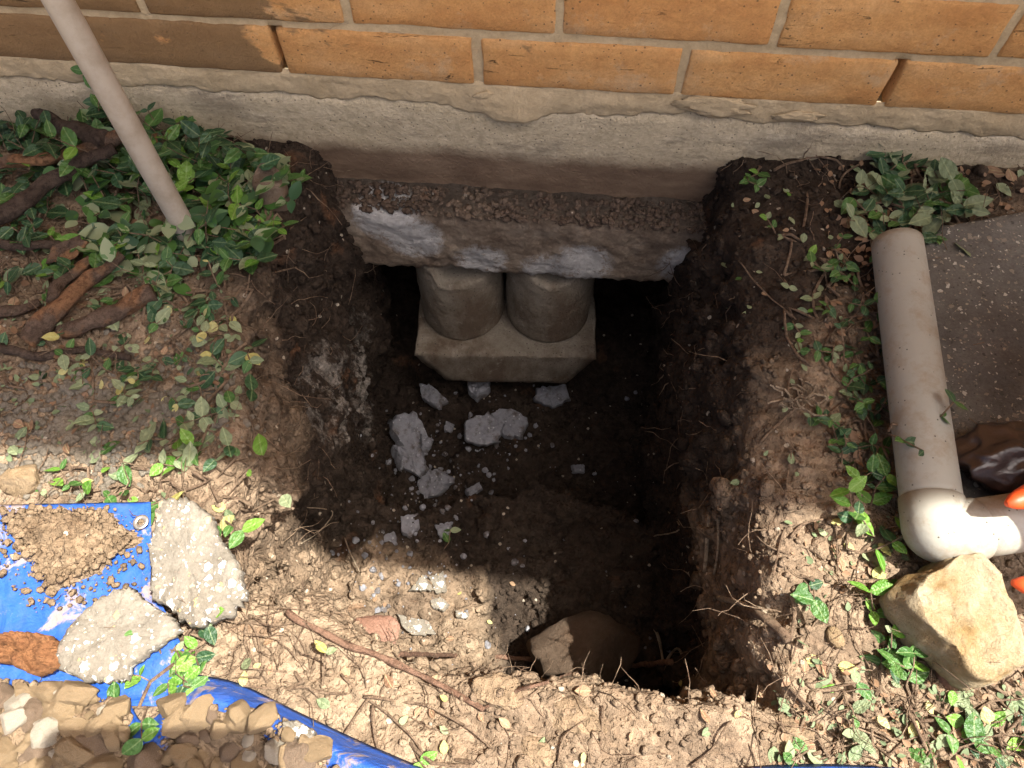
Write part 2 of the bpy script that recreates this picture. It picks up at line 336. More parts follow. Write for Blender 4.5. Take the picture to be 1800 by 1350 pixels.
def tarp_mat():
    m = M('blue_tarp', 0.55, 0.2)
    w1 = m.nt.nodes.new('ShaderNodeTexWave'); w1.inputs['Scale'].default_value = 260; w1.bands_direction = 'X'; m.link(m.co, w1.inputs[0])
    w2 = m.nt.nodes.new('ShaderNodeTexWave'); w2.inputs['Scale'].default_value = 260; w2.bands_direction = 'Y'; m.link(m.co, w2.inputs[0])
    wv = m.math('MAXIMUM', w1.outputs['Fac'], w2.outputs['Fac'])
    c = m.mix(m.noise(30, 4), (0.010, 0.055, 0.30), (0.018, 0.095, 0.44))
    c = m.mix(m.rng(wv, 0.5, 1.0, 0.0, 0.12), c, (0.10, 0.26, 0.72))
    dust = m.rng(m.noise(16, 6, 0.72, dist=0.6), 0.555, 0.61, 0, 0.8); c = m.mix(m.rng(m.noise(45, 5, 0.7), 0.45, 0.75, 0, 0.18), c, (0.22, 0.24, 0.30)); c = m.mix(dust, c, (0.33, 0.255, 0.175))
    m.color(c); m.bump(wv, 0.0006, 0.6); m.bump(m.noise(35, 4, 0.6, dist=1.0), 0.005, 0.7)
    m.rough(m.rng(dust, 0, 0.6, 0.52, 0.95)); return m.m
MAT['tarp'] = tarp_mat()
MAT['metal'] = simple('zinc', (0.62, 0.61, 0.58), 0.35, [(200, 0.0005, 0.5)], (0.35, 0.3, 0.24), 0.9).m
MAT['orange'] = simple('orange_plastic', (0.66, 0.075, 0.010), 0.5, [(60, 0.0008, 0.4)], (0.16, 0.05, 0.025), 0, 0.5, 22, 0.46, 0.66, 0.75).m
MAT['bag'] = simple('dark_brown_plastic', (0.028, 0.015, 0.012), 0.34, [(14, 0.006, 0.5)], (0.10, 0.05, 0.035), 0, 0.6).m
MAT['black'] = simple('black_plastic', (0.012, 0.012, 0.014), 0.35).m
MAT['glass'] = simple('dark_glass', (0.01, 0.01, 0.012), 0.08).m
MAT['paint'] = simple('white_paint', (0.72, 0.70, 0.66), 0.6, [(80, 0.001, 0.4)], (0.5, 0.47, 0.4)).m
def upper_brick():
    m = M('brick_courses', 0.9, 0.25)
    b = m.nt.nodes.new('ShaderNodeTexBrick'); sw = m.nt.nodes.new('ShaderNodeCombineXYZ'); m.link(m.axis(0), sw.inputs[0]); m.link(m.axis(2), sw.inputs[1]); m.link(sw.outputs[0], b.inputs[0])
    b.inputs['Scale'].default_value = 1; b.inputs['Brick Width'].default_value = 0.2545; b.inputs['Row Height'].default_value = 0.0775; b.inputs['Mortar Size'].default_value = 0.006
    b.inputs['Color1'].default_value = (0.50, 0.21, 0.07, 1); b.inputs['Color2'].default_value = (0.60, 0.29, 0.11, 1); b.inputs['Mortar'].default_value = (0.36, 0.31, 0.22, 1)
    m.color(b.outputs[0]); return m.m
MAT['upper_brick'] = upper_brick()
MAT['bounce_slab'] = concrete_material('bounce_concrete', (0.52, 0.46, 0.36), (0.64, 0.58, 0.47))  # pale concrete of the added bounce surface
MAT['soffit_wood'] = bark_material('low_bounce_wood', (0.05, 0.035, 0.025), (0.09, 0.065, 0.045))  # unseen soffit, made dark to keep bounce light out of the hole
MAT['grass'] = simple('lawn', (0.075, 0.10, 0.035), 0.9, [(120, 0.02, 1.0)], (0.20, 0.16, 0.09)).m

# ------------------------------------------------------------------ object helpers
def new_mesh(name, verts, faces, mat=None, smooth=True):
    me = bpy.data.meshes.new(name); me.from_pydata([tuple(v) for v in verts], [], [tuple(f) for f in faces]); me.update()
    if mat: me.materials.append(MAT[mat] if isinstance(mat, str) else mat)
    if smooth: me.polygons.foreach_set('use_smooth', [True]*len(me.polygons))
    return me
def link(name, me, parent=None, loc=(0, 0, 0), rot=None, scale=None):
    o = bpy.data.objects.new(name, me); C.objects.link(o); o.location = loc
    if rot is not None: o.rotation_euler = rot
    if scale is not None: o.scale = scale if isinstance(scale, (tuple, list, Vector)) else (scale,)*3
    if parent: o.parent = parent
    return o
def tag(o, label, cat, group=None):
    o['label'] = label; o['category'] = cat
    if group: o['group'] = group
    return o
def thing(name, label, cat, loc=(0, 0, 0), group=None):
    o = bpy.data.objects.new(name, None); C.objects.link(o); o.location = loc; o.empty_display_size = 0.02
    return tag(o, label, cat, group)
def structure(name, me): o = link(name, me); o['kind'] = 'structure'; return o
def stuff(name, me, label=None, cat=None, parent=None, loc=(0, 0, 0)):
    o = link(name, me, parent, loc); o['kind'] = 'stuff'
    if label: o['label'] = label
    if cat: o['category'] = cat
    return o
def tube_geo(pts, radii, n=8, seed=0, wob=0.0, caps=True):
    P = [Vector(p) for p in pts]; V = []; Fc = []
    up = Vector((0.13, 0.27, 0.95)); prev = None
    for i, p in enumerate(P):
        t = (P[min(i+1, len(P)-1)] - P[max(i-1, 0)]).normalized()
        if prev is None: a = t.orthogonal().normalized()
        else: a = (prev - t*prev.dot(t)); a = a.normalized() if a.length > 1e-6 else t.orthogonal().normalized()
        prev = a; b = t.cross(a)
        r = radii[i] if isinstance(radii, (list, tuple)) else radii
        for k in range(n):
            an = 2*math.pi*k/n
            rr = r*(1 + wob*noise.noise(Vector((math.cos(an)*1.3+seed*3.1, math.sin(an)*1.3, i*0.45+seed))))
            V.append(p + a*math.cos(an)*rr + b*math.sin(an)*rr)
    for i in range(len(P)-1):
        for k in range(n):
            k2 = (k+1) % n; Fc.append((i*n+k, i*n+k2, (i+1)*n+k2, (i+1)*n+k))
    if caps:
        Fc.append(tuple(range(n-1, -1, -1))); Fc.append(tuple((len(P)-1)*n+k for k in range(n)))
    return V, Fc
def resample(pts, step):
    P = [Vector(p) for p in pts]; out = [P[0]]
    for i in range(len(P)-1):
        p0 = P[max(i-1, 0)]; p1, p2 = P[i], P[i+1]; p3 = P[min(i+2, len(P)-1)]
        k = max(1, int((p2-p1).length/step))
        for j in range(1, k+1):
            t = j/k
            out.append(0.5*((2*p1) + (p2-p0)*t + (2*p0-5*p1+4*p2-p3)*t*t + (3*p1-p0-3*p2+p3)*t**3))
    return out
def box_geo(x0, x1, y0, y1, z0, z1):
    V = [(x, y, z) for z in (z0, z1) for y in (y0, y1) for x in (x0, x1)]
    return V, [(0, 2, 3, 1), (4, 5, 7, 6), (0, 1, 5, 4), (2, 6, 7, 3), (0, 4, 6, 2), (1, 3, 7, 5)]
class Joiner:
    def __init__(s): s.v = []; s.f = []
    def add(s, g):
        n = len(s.v); s.v += [tuple(v) for v in g[0]]; s.f += [tuple(i+n for i in f) for f in g[1]]
    def mesh(s, name, mat, smooth=True): return new_mesh(name, s.v, s.f, mat, smooth)
def grid_geo(nx, ny, fn):
    V = [fn(i/(nx-1), j/(ny-1)) for j in range(ny) for i in range(nx)]
    return V, [(j*nx+i, j*nx+i+1, (j+1)*nx+i+1, (j+1)*nx+i) for j in range(ny-1) for i in range(nx-1)]
_ico = {}
def ico(sub):
    if sub not in _ico:
        bm = bmesh.new(); bmesh.ops.create_icosphere(bm, subdivisions=sub, radius=1.0)
        _ico[sub] = ([v.co.copy() for v in bm.verts], [tuple(v.index for v in f.verts) for f in bm.faces]); bm.free()
    return _ico[sub]
def rock_geo(seed, size, sub=3, cuts=7, rough=0.12, flat=0.0, lo=0.55, hi=0.85):
    rr = random.Random(seed); V, Fc = ico(sub); pl = []
    for _ in range(cuts):
        n = Vector((rr.gauss(0, 1), rr.gauss(0, 1), rr.gauss(0, 0.8))).normalized(); pl.append((n, rr.uniform(lo, hi)))
    if flat: pl.append((Vector((0, 0, 1)), flat)); pl.append((Vector((0, 0, -1)), flat))
    out = []; sd = Vector((seed*1.7 % 91, seed*0.9 % 57, seed*2.3 % 73))
    for v in V:
        p = v*(1 + 0.22*noise.noise(v*1.1+sd))
        for n, d in pl:
            e = p.dot(n)-d
            if e > 0: p = p - n*e*0.93
        p = p*(1 + rough*noise.fractal(p*2.3+sd, 0.9, 2.1, 4))
        out.append(Vector((p.x*size[0], p.y*size[1], p.z*size[2])))
    return out, Fc
def chip_geo(outline, thick, seed, bumpy=0.15, n=44, ragged=0.05):
    """a flat broken piece: irregular outline (2D points round the origin), real thickness, uneven top"""
    rr = random.Random(seed); P = [Vector((a, b, 0)) for a, b in outline]; P.append(P[0])
    L = [0]
    for i in range(len(P)-1): L.append(L[-1]+(P[i+1]-P[i]).length)
    R = L[-1]/6.28; pts = []
    for k in range(n):
        s = L[-1]*k/n; i = max(j for j in range(len(L)-1) if L[j] <= s); q = P[i].lerp(P[i+1], (s-L[i])/max(1e-9, L[i+1]-L[i]))
        q = q*(1 + ragged*noise.noise(Vector((k*0.9+seed*7, seed, 0)))*1.6 + ragged*0.6*rr.uniform(-1, 1)); pts.append(q)
    rings = [(0.86, 0.0), (1.0, 0.35), (0.985, 0.82), (0.93, 1.0), (0.75, 1.0), (0.5, 1.0), (0.25, 1.0)]
    V = []; Fc = []
    for sc, zz in rings:
        for k, p in enumerate(pts):
            q = p*sc; h = thick*zz
            if zz >= 0.8: h += thick*bumpy*2.0*noise.fractal(Vector((q.x/R*2.2+seed, q.y/R*2.2, seed)), 0.8, 2, 4)
            V.append((q.x, q.y, h))
    for i in range(len(rings)-1):
        for k in range(n): k2 = (k+1) % n; Fc.append((i*n+k, i*n+k2, (i+1)*n+k2, (i+1)*n+k))
    V.append((0, 0, thick*(1+bumpy*0.5))); c = len(V)-1; i = len(rings)-1
    for k in range(n): Fc.append((i*n+k, i*n+(k+1) % n, c))
    Fc.append(tuple(range(n-1, -1, -1)))
    return V, Fc

# ------------------------------------------------------------------ ground and the dug hole
def height(x, y):
    x = np.asarray(x, float); y = np.asarray(y, float); z0 = np.zeros_like(x)
    h = 0.016*fbm(x, y, z0+3.3, 5.0, 3, 5) + 0.006*fbm(x, y, z0+1.1, 28, 3, 11) + 0.0025*fbm(x, y, z0, 95, 2, 19)
    h = h - 0.012
    h = h + 0.022*np.exp(-((x-0.31)**2/0.006 + (y-0.60)**2/0.05))            # spoil banked along the right rim
    h = h - 0.02*sstep(0.45, 0.8, y)*sstep(-0.2, -0.6, x)
    h = h - 0.012*np.exp(-((x-0.50)**2/0.01 + (y-0.22)**2/0.004))
    return h
H_ = 0.005
DX0, DX1, DY0, DY1, DZ0, DZ1 = -0.56, 0.42, -0.03, 1.20, -0.76, 0.12
def build_soil():
    xs = np.arange(DX0, DX1+1e-6, H_); ys = np.arange(DY0, DY1+1e-6, H_); zs = np.arange(DZ0, DZ1+1e-6, H_)
    hm = height(*np.meshgrid(xs, ys, indexing='ij')).astype(np.float32)
    X = xs[:, None, None].astype(np.float32); Y = ys[None, :, None].astype(np.float32); Z = zs[None, None, :].astype(np.float32)
    dep = np.clip(-Z, 0, 1)
    back = sstep(0.30, 0.46, Y)
    sh = np.clip(dep/0.24, 0, 1)
    und = sstep(0.24, 0.34, dep)
    xl = (1-back)*(-0.327) + back*(-0.372 + 0.060*sh - 0.045*und*sstep(0.6, 0.72, Y))
    xr = 0.235 - 0.042*np.clip(dep/0.2, 0, 1) + 0.018*sstep(0.6, 0.3, Y)*sstep(0.05, 0.3, dep) + 0.028*und*sstep(0.62, 0.74, Y)
    yf = 0.128 - 0.02*np.clip(1-dep*6, 0, 1) + 0.055*sstep(-0.05, -0.25, X)*np.clip(1-dep*1.6, 0, 1)
    side = np.maximum(np.maximum(xl-X, X-xr), Y-1.13)
    d1 = np.maximum(np.maximum(side, yf-Y), (-0.50 + 0.03*sstep(-0.1, -0.33, X)) - Z)
    d2 = np.maximum(np.maximum(side, 0.462-Y + 0.02*np.cos(X*9)), (-0.665 + 0.05*sstep(0.75, 0.95, Y)) - Z)
    hole = np.minimum(d1, d2)
    solid = Z - hm[:, :, None]
    Fv = np.maximum(solid, -hole)
    k = 0.02                                                   # soften the rim a little
    e = np.maximum(k-np.abs(solid+hole), 0)/k; Fv = Fv + e*e*k*0.25
    band = np.abs(Fv) < 0.075
    I = np.nonzero(band); bx, by, bz = xs[I[0]], ys[I[1]], zs[I[2]]
    wall = sstep(0.0, 0.06, (hm[:, :, None]-Z)[band] if False else (hm[I[0], I[1]]-bz))
    nz = 0.020*fbm(bx, by, bz*0.7, 8, 2, 31)*wall
    nz = nz + 0.016*fbm(bx, by, bz*0.45, 26, 2, 41)*(0.22+0.78*wall)
    nz = nz + 0.0085*fbm(bx, by, bz, 58, 2, 53)*(0.3+0.7*wall)
    cl = np.abs(vn(bx*36, by*36, bz*36, 77)); nz = nz + 0.009*(0.45-cl)*(0.3+0.7*wall)
    bd = np.minimum(np.minimum(bx-DX0, DX1-bx), by-DY0); nz = nz*sstep(0.004, 0.05, bd)
    Fv[band] = Fv[band] + nz.astype(np.float32)
    s = Fv < 0
    cnt = np.zeros(tuple(n-1 for n in s.shape), np.int8)
    sl = [slice(0, -1), slice(1, None)]
    for a in (0, 1):
        for b in (0, 1):
            for c in (0, 1): cnt += s[sl[a], sl[b], sl[c]]
    act = (cnt > 0) & (cnt < 8); A = np.argwhere(act); idx = -np.ones(act.shape, np.int64); idx[act] = np.arange(len(A))
    pos = np.zeros((len(A), 3)); num = np.zeros(len(A))
    corners = [(a, b, c) for a in (0, 1) for b in (0, 1) for c in (0, 1)]
    val = {q: Fv[A[:, 0]+q[0], A[:, 1]+q[1], A[:, 2]+q[2]] for q in corners}
    for q in corners:
        for ax in range(3):
            if q[ax]: continue
            q2 = list(q); q2[ax] = 1; q2 = tuple(q2); f0, f1 = val[q], val[q2]; m = (f0 < 0) != (f1 < 0)
            t = np.where(m, f0/np.where(m, f0-f1, 1), 0)
            p = np.tile(np.array(q, float), (len(A), 1)); p[:, ax] = t
            pos[m] += p[m]; num[m] += 1
    pos = (A + pos/num[:, None])*H_ + np.array([DX0, DY0, DZ0])
    faces = []
    for ax in range(3):
        b, c = (ax+1) % 3, (ax+2) % 3
        lo = [slice(None)]*3; hi = [slice(None)]*3; lo[ax] = slice(0, -1); hi[ax] = slice(1, None)
        ch = s[tuple(lo)] != s[tuple(hi)]
        E = np.argwhere(ch); E = E[(E[:, b] > 0) & (E[:, c] > 0) & (E[:, b] < s.shape[b]-1) & (E[:, c] < s.shape[c]-1)]
        inside = s[E[:, 0], E[:, 1], E[:, 2]]
        def cell(db, dc):
            Q = E.copy(); Q[:, b] += db; Q[:, c] += dc; return idx[Q[:, 0], Q[:, 1], Q[:, 2]]
        q = np.stack([cell(-1, -1), cell(0, -1), cell(0, 0), cell(-1, 0)], 1)
        q[~inside] = q[~inside][:, ::-1]; faces.append(q)
    faces = np.concatenate(faces)
    me = bpy.data.meshes.new('dug_soil'); me.vertices.add(len(pos)); me.vertices.foreach_set('co', pos.ravel())
    me.loops.add(len(faces)*4); me.loops.foreach_set('vertex_index', faces.ravel().astype(np.int32)); me.polygons.add(len(faces))
    me.polygons.foreach_set('loop_start', np.arange(0, len(faces)*4, 4, dtype=np.int32)); me.polygons.foreach_set('loop_total', np.full(len(faces), 4, np.int32))
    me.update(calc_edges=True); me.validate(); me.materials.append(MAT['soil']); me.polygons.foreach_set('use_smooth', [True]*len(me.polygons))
    return me, pos, faces
soil_me, SV, SF = build_soil()
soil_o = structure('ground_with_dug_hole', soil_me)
def build_outer():
    def lines(a, b, lo, hi):
        fine = list(np.arange(a-0.55, a, 0.011)) + list(np.linspace(a, b, 90)) + list(np.arange(b+0.011, b+0.55, 0.011))
        out = [-30, -18, -10, -6, -4, -2.5, -1.8]; inn = [1.8, 2.5, 4, 6, 10, 18, 30]
        return np.array([v for v in out if v < fine[0]-0.1] + fine + [v for v in inn if v > fine[-1]+0.1])
    e = H_*0.5
    xs = lines(DX0+e, DX1-e, 0, 0); ys = lines(DY0+e, DY1-e, 0, 0)
    XX, YY = np.meshgrid(xs, ys, indexing='ij'); ZZ = height(XX, YY)
    n = len(ys); V = np.stack([XX, YY, ZZ], -1).reshape(-1, 3); Fc = []
    for i in range(len(xs)-1):
        for j in range(n-1):
            cx, cy = (xs[i]+xs[i+1])/2, (ys[j]+ys[j+1])/2
            if DX0 < cx < DX1 and DY0 < cy < DY1: continue
            Fc.append((i*n+j, (i+1)*n+j, (i+1)*n+j+1, i*n+j+1))
    return V, Fc
OV, OF = build_outer()
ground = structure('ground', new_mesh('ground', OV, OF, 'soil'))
allV = [Vector(v) for v in SV] + [Vector(v) for v in OV]; n0 = len(SV)
BVH = BVHTree.FromPolygons(allV, [tuple(f) for f in SF.tolist()] + [tuple(i+n0 for i in f) for f in OF])
def hit(px, py):
    """the point of the soil that the pixel looks at"""
    d = ray(px, py).normalized(); h = BVH.ray_cast(EYE, d)
    return h[0] if h[0] is not None else at(px, py, 0)
def down(x, y, z=0.3):
    h = BVH.ray_cast(Vector((x, y, z)), Vector((0, 0, -1)))
    return h[0].z if h[0] is not None else 0.0
# ------------------------------------------------------------------ the house: brick wall, foundation, eave
WY = 0.816; ZB = 0.083; BL = 0.2545; BC = 0.0775; JM = 0.011
house = thing('house', 'orange brick house wall on a concrete foundation, undermined by the dug hole', 'house', (0, WY, 0))
def hloc(x, y, z): return (x, y-WY, z)
JX0 = -0.372
def brick_mesh(seed):
    rr = random.Random(seed); L, Hh, D = BL-JM, BC-JM, 0.09
    nx, nz = 17, 7; V = []; Fc = []
    us = [0, 0.010] + [0.010+0.98*i/14 for i in range(1, 14)] + [0.99, 1]; ws = [0, 0.04, 0.27, 0.5, 0.73, 0.96, 1]
    for j in range(nz):
        for i in range(nx):
            u, w = us[i], ws[j]; x = (u-0.5)*L; z = (w-0.5)*Hh
            q = Vector((x*22+seed*9, z*22, seed)); e = 0.0018
            if i in (0, nx-1): x += e*noise.noise(q*1.7)*1.1
            if j in (0, nz-1): z += e*noise.noise(q*1.9+Vector((5, 0, 0)))*1.1
            edge = (i in (0, nx-1)) + (j in (0, nz-1))
            y = 0.0010*noise.fractal(q*0.5, 0.8, 2, 3) + (0.0020 if edge == 1 else 0.0032 if edge == 2 else 0)
            V.append((x, y, z))
    for j in range(nz-1):
        for i in range(nx-1): a = j*nx+i; Fc.append((a, a+1, a+nx+1, a+nx))
    rim = list(range(nx)) + [j*nx+nx-1 for j in range(1, nz)] + [(nz-1)*nx+i for i in range(nx-2, -1, -1)] + [j*nx for j in range(nz-2, 0, -1)]
    base = len(V)
    for a in rim: V.append((V[a][0], D, V[a][2]))
    for k in range(len(rim)): k2 = (k+1) % len(rim); Fc.append((rim[k], base+k, base+k2, rim[k2]))
    return new_mesh('brick', V, Fc, 'brick')
bricks = [brick_mesh(s) for s in range(1, 9)]
def wall_geo():
    J = Joiner()
    def mort(u, w):
        x = -1.35+2.75*u; z = 0.076+0.42*w; y = WY+0.0034+0.0016*noise.fractal(Vector((u*160, w*40, 2)), 0.8, 2, 3)
        if z < ZB+BC-JM-0.002 and (abs(x-JX0) < 0.009 or abs(x-JX0-3*BL) < 0.009): y += 0.024           # two open joints
        return hloc(x, y, z)
    J.add(grid_geo(720, 40, mort))
    J.add(box_geo(-5, 6, 0.034, 0.44, 0.076, 2.45))
    return J.mesh('wall', 'mortar')
wall = link('wall', wall_geo(), house)
off = [0.0, 0.389]
for c in range(17):
    for k in range(-4, 7):
        o0 = off[c % 2] + (0.03*math.sin(c*2.1) if c > 1 else 0)
        x = JX0 + (k + 0.5 + o0)*BL
        if not -1.45 < x < 1.45: continue
        b = link('brick', bricks[(c*5+k*3) % 8], wall, (x+RND.uniform(-.0015, .0015), 0.0+RND.uniform(-.0012, .0012), ZB + c*BC + (BC-JM)/2 + RND.uniform(-.001, .001)))
        b.rotation_euler = (RND.uniform(-.01, .01), RND.uniform(-.006, .006), RND.uniform(-.003, .003))
link('upper_wall', new_mesh('upper_wall', *box_geo(-5, 6, 0.001, 0.42, ZB+17*BC-0.006, 2.44), 'upper_brick', False), house)
for (x0, x1) in ((-5, -1.52), (1.52, 6)):
    link('wall_end', new_mesh('wall_end', *box_geo(x0, x1, 0.001, 0.42, 0.0775, ZB+17*BC-0.0085), 'upper_brick', False), house)
# the bedding mortar squeezed over the top of the foundation, uneven and proud in places
def bed_geo():
    nx, nz = 420, 16
    def fn(u, w):
        x = -1.3+2.6*u; q = Vector((x*9, 4.2, 1.0))
        low = 0.046 + 0.010*noise.fractal(q, 0.9, 2, 4) + 0.005*noise.noise(Vector((x*40, 1, 2))) + 0.003*noise.noise(Vector((x*130, 1, 2)))
        lip = math.exp(-((x+0.075)/0.05)**2)*0.016                                     # the smeared lip over the foundation
        low -= lip*1.25
        z = low + (ZB+0.0035-low)*w
        y = WY + 0.001 - 0.0015*math.sin(math.pi*min(1, w*1.15)) - 0.0028*noise.fractal(Vector((x*30, z*40, 7)), 0.7, 2, 5)*(1 if 0.05 < w < 0.95 else 0.2) - lip*0.7*(1-w)
        if w == 0: y += 0.012
        if w == 1: y += 0.004
        return hloc(x, y, z)
    return grid_geo(nx, nz, fn)
link('mortar_bed', new_mesh('mortar_bed', *bed_geo(), 'mortar'), house)
def lump(px, py, w, h, seed):
    p = at_y(px, py, WY-0.002); s = 0.00068
    g = rock_geo(seed, (w*s*0.5, 0.005, h*s*0.62), 4, 9, 0.30)
    link('mortar_lump', new_mesh('mortar_lump', *g, 'mortar'), house, hloc(p.x, p.y, p.z))
for q in ((1255, 186, 150, 36, 3), (1400, 205, 90, 22, 4), (850, 166, 40, 14, 9)):
    lump(*q)
# foundation beam (clean above the old ground line, soil-stained below), then the wider rough footing under it
def found_geo():
    prof = [(0.020, 0.056), (0.004, 0.050), (0.0, 0.040), (-0.002, 0.02), (-0.002, -0.02), (0.0, -0.06), (0.002, -0.10), (0.004, -0.135), (0.03, -0.145)]
    pr = resample([(0, a, b) for a, b in prof], 0.006); nx = 420
    def fn(u, w):
        x = -1.35+2.75*u; p = pr[min(len(pr)-1, round(w*(len(pr)-1)))]
        y = p.y + 0.0014*noise.fractal(Vector((x*14, p.z*22, 3)), 0.9, 2, 4) + 0.001*noise.noise(Vector((x*90, p.z*90, 0)))
        return (x, y, p.z)
    J = Joiner(); J.add(grid_geo(nx, len(pr), fn)); J.add(box_geo(-5, 6, 0.02, 0.44, -0.21, 0.0755)); return J.mesh('foundation', 'foundation')
link('foundation', found_geo(), house)
def foot_geo():
    prof = [(0.02, -0.100), (0.0, -0.107), (-0.03, -0.113), (-0.048, -0.117), (-0.053, -0.122), (-0.054, -0.13), (-0.054, -0.17), (-0.053, -0.21), (-0.050, -0.236), (-0.03, -0.246), (0.05, -0.248), (0.33, -0.25)]
    pr = resample([(0, a, b) for a, b in prof], 0.005); nx = 230
    def fn(u, w):
        x = -0.47+0.82*u; p = pr[min(len(pr)-1, round(w*(len(pr)-1)))]
        q = Vector((x*13, p.y*16, p.z*16)); amp = 0.005 if p.z < -0.125 else 0.005
        y = p.y + amp*noise.fractal(q*1.6, 0.6, 2.1, 6); z = p.z + 0.007*noise.fractal(q*1.1+Vector((9, 2, 4)), 0.8, 2.1, 4)
        if p.z < -0.2:
            z += 0.009*noise.noise(Vector((x*9, 3, 8))) + 0.008*noise.noise(Vector((x*32, 1, 8))) + 0.006*noise.noise(Vector((x*90, 1, 8))) - 0.006
        return (x, y, z)
    return grid_geo(nx, len(pr), fn)
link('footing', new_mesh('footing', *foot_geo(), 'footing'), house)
# eave: it keeps the sun off the wall and the back of the hole
EY = 0.300 - 0.06*2.40
link('soffit', new_mesh('soffit', *box_geo(-5, 6, EY-WY+0.02, 0.0, 2.405, 2.42), 'soffit_wood', False), house)
link('fascia', new_mesh('fascia', *box_geo(-5, 6, EY-WY, EY-WY+0.02, 2.40, 2.56), 'paint', False), house)
link('roof', new_mesh('roof', [(-5, EY-WY-0.005, 2.565), (6, EY-WY-0.005, 2.565), (6, 3.5, 4.3), (-5, 3.5, 4.3), (-5, EY-WY-0.005, 2.58), (6, EY-WY-0.005, 2.58), (6, 3.5, 4.315), (-5, 3.5, 4.315)],
     [(0, 3, 2, 1), (4, 5, 6, 7), (0, 1, 5, 4), (2, 3, 7, 6), (1, 2, 6, 5), (0, 4, 7, 3)], 'slab', False), house)

# ------------------------------------------------------------------ paving slab at the right
def slab_geo():
    P = [at(1600, 455, 0.012), at(1652, 395, 0.012), at(1760, 376, 0.012), at(1900, 350, 0.012), at(2400, 300, 0.012), at(2600, 940, 0.012), at(2000, 935, 0.012), at(1800, 925, 0.012), at(1668, 925, 0.012)]
    pts = []
    for i, p in enumerate(P):
        q = P[(i+1) % len(P)]; n = max(2, int((q-p).length/0.012))
        for k in range(n): pts.append(p.lerp(q, k/n))
    c = sum(pts, Vector())/len(pts); V = []; Fc = []; n = len(pts)
    rings = [(1.0, -0.09), (1.0, -0.012), (0.996, -0.003), (0.985, 0.0)] + [(s, 0.0) for s in np.linspace(0.95, 0.05, 24)]
    for s, z in rings:
        for k, p in enumerate(pts):
            q = c + (p-c)*s; j = noise.fractal(Vector((q.x*30, q.y*30, 1)), 0.8, 2, 3)
            V.append((q.x + (0.004*j if s > 0.98 else 0), q.y + (0.004*noise.noise(q*60) if s > 0.98 else 0), q.z + z + 0.0016*j))
    for i in range(len(rings)-1):
        for k in range(n): k2 = (k+1) % n; Fc.append((i*n+k, i*n+k2, (i+1)*n+k2, (i+1)*n+k))
    Fc.append(tuple((len(rings)-1)*n+k for k in range(n)))
    return V, Fc
paving = structure('pavement', new_mesh('pavement', *slab_geo(), 'slab'))

bounce_ground = structure('bounce_slab', new_mesh('bounce_slab', *grid_geo(60, 40, lambda u, w: (-9+18*u, -9+8.55*w, 0.03+0.004*noise.noise(Vector((u*30, w*20, 0))))), 'bounce_slab'))  # added unseen slab behind the camera, bounces light onto the wall
# ------------------------------------------------------------------ underpinning pier in the hole
CZ = -0.455
pa, pb = at(727, 622, CZ), at(1050, 628, CZ); cx = (pa.x+pb.x)/2; capw = (pb-pa).length; cang = math.atan2(pb.y-pa.y, pb.x-pa.x)
ex = Vector((math.cos(cang), math.sin(cang), 0)); ey = Vector((-ex.y, ex.x, 0)); mid = (pa+pb)/2
ba, bb = at_y(785, 668, pa.y+0.002), at_y(995, 675, pb.y+0.002)
CAPH = CZ - (ba.z+bb.z)/2; BOTW = (bb-ba).length/2
def cap_geo():
    V = []; Fc = []; w = capw/2; d = 0.335
    def ring(sx, y0, y1, z, n=16):
        out = []; cs = [(-sx, y0), (sx, y0), (sx, y1), (-sx, y1)]
        for a in range(4):
            p, q = cs[a], cs[(a+1) % 4]
            for k in range(n): out.append((p[0]+(q[0]-p[0])*k/n, p[1]+(q[1]-p[1])*k/n, z))
        return out
    rings = [ring(BOTW*0.97, 0.004, d, -CAPH)]
    for k in range(0, 12):
        t = k/12; rings.append(ring(BOTW+(w-BOTW)*t, 0.0, d, -CAPH*(1-t)+0.003*(1-t)))
    rings += [ring(w-0.001, 0.0, d-0.001, -0.006), ring(w-0.003, 0.003, d-0.004, -0.0015), ring(w-0.010, 0.010, d-0.012, 0), ring(w*0.8, d*0.1, d*0.9, 0), ring(w*0.5, d*0.25, d*0.75, 0), ring(w*0.2, d*0.4, d*0.6, 0)]
    n = len(rings[0])
    for r in rings:
        for p in r:
            q = Vector(p); q = q + Vector((0.003, 0.003, 0.002))*noise.fractal(q*28, 0.8, 2, 5); V.append(q)
    for i in range(len(rings)-1):
        for k in range(n): k2 = (k+1) % n; Fc.append((i*n+k, i*n+k2, (i+1)*n+k2, (i+1)*n+k))
    Fc.append(tuple(range(n-1, -1, -1))); Fc.append(tuple((len(rings)-1)*n+k for k in range(n)))
    return V, Fc
cap = link('pier_cap', new_mesh('pier_cap', *cap_geo(), 'pier'), None, mid, (0, 0, cang))
tag(cap, 'grey concrete block with inward sloping sides carrying two round piers in the hole', 'pier cap')
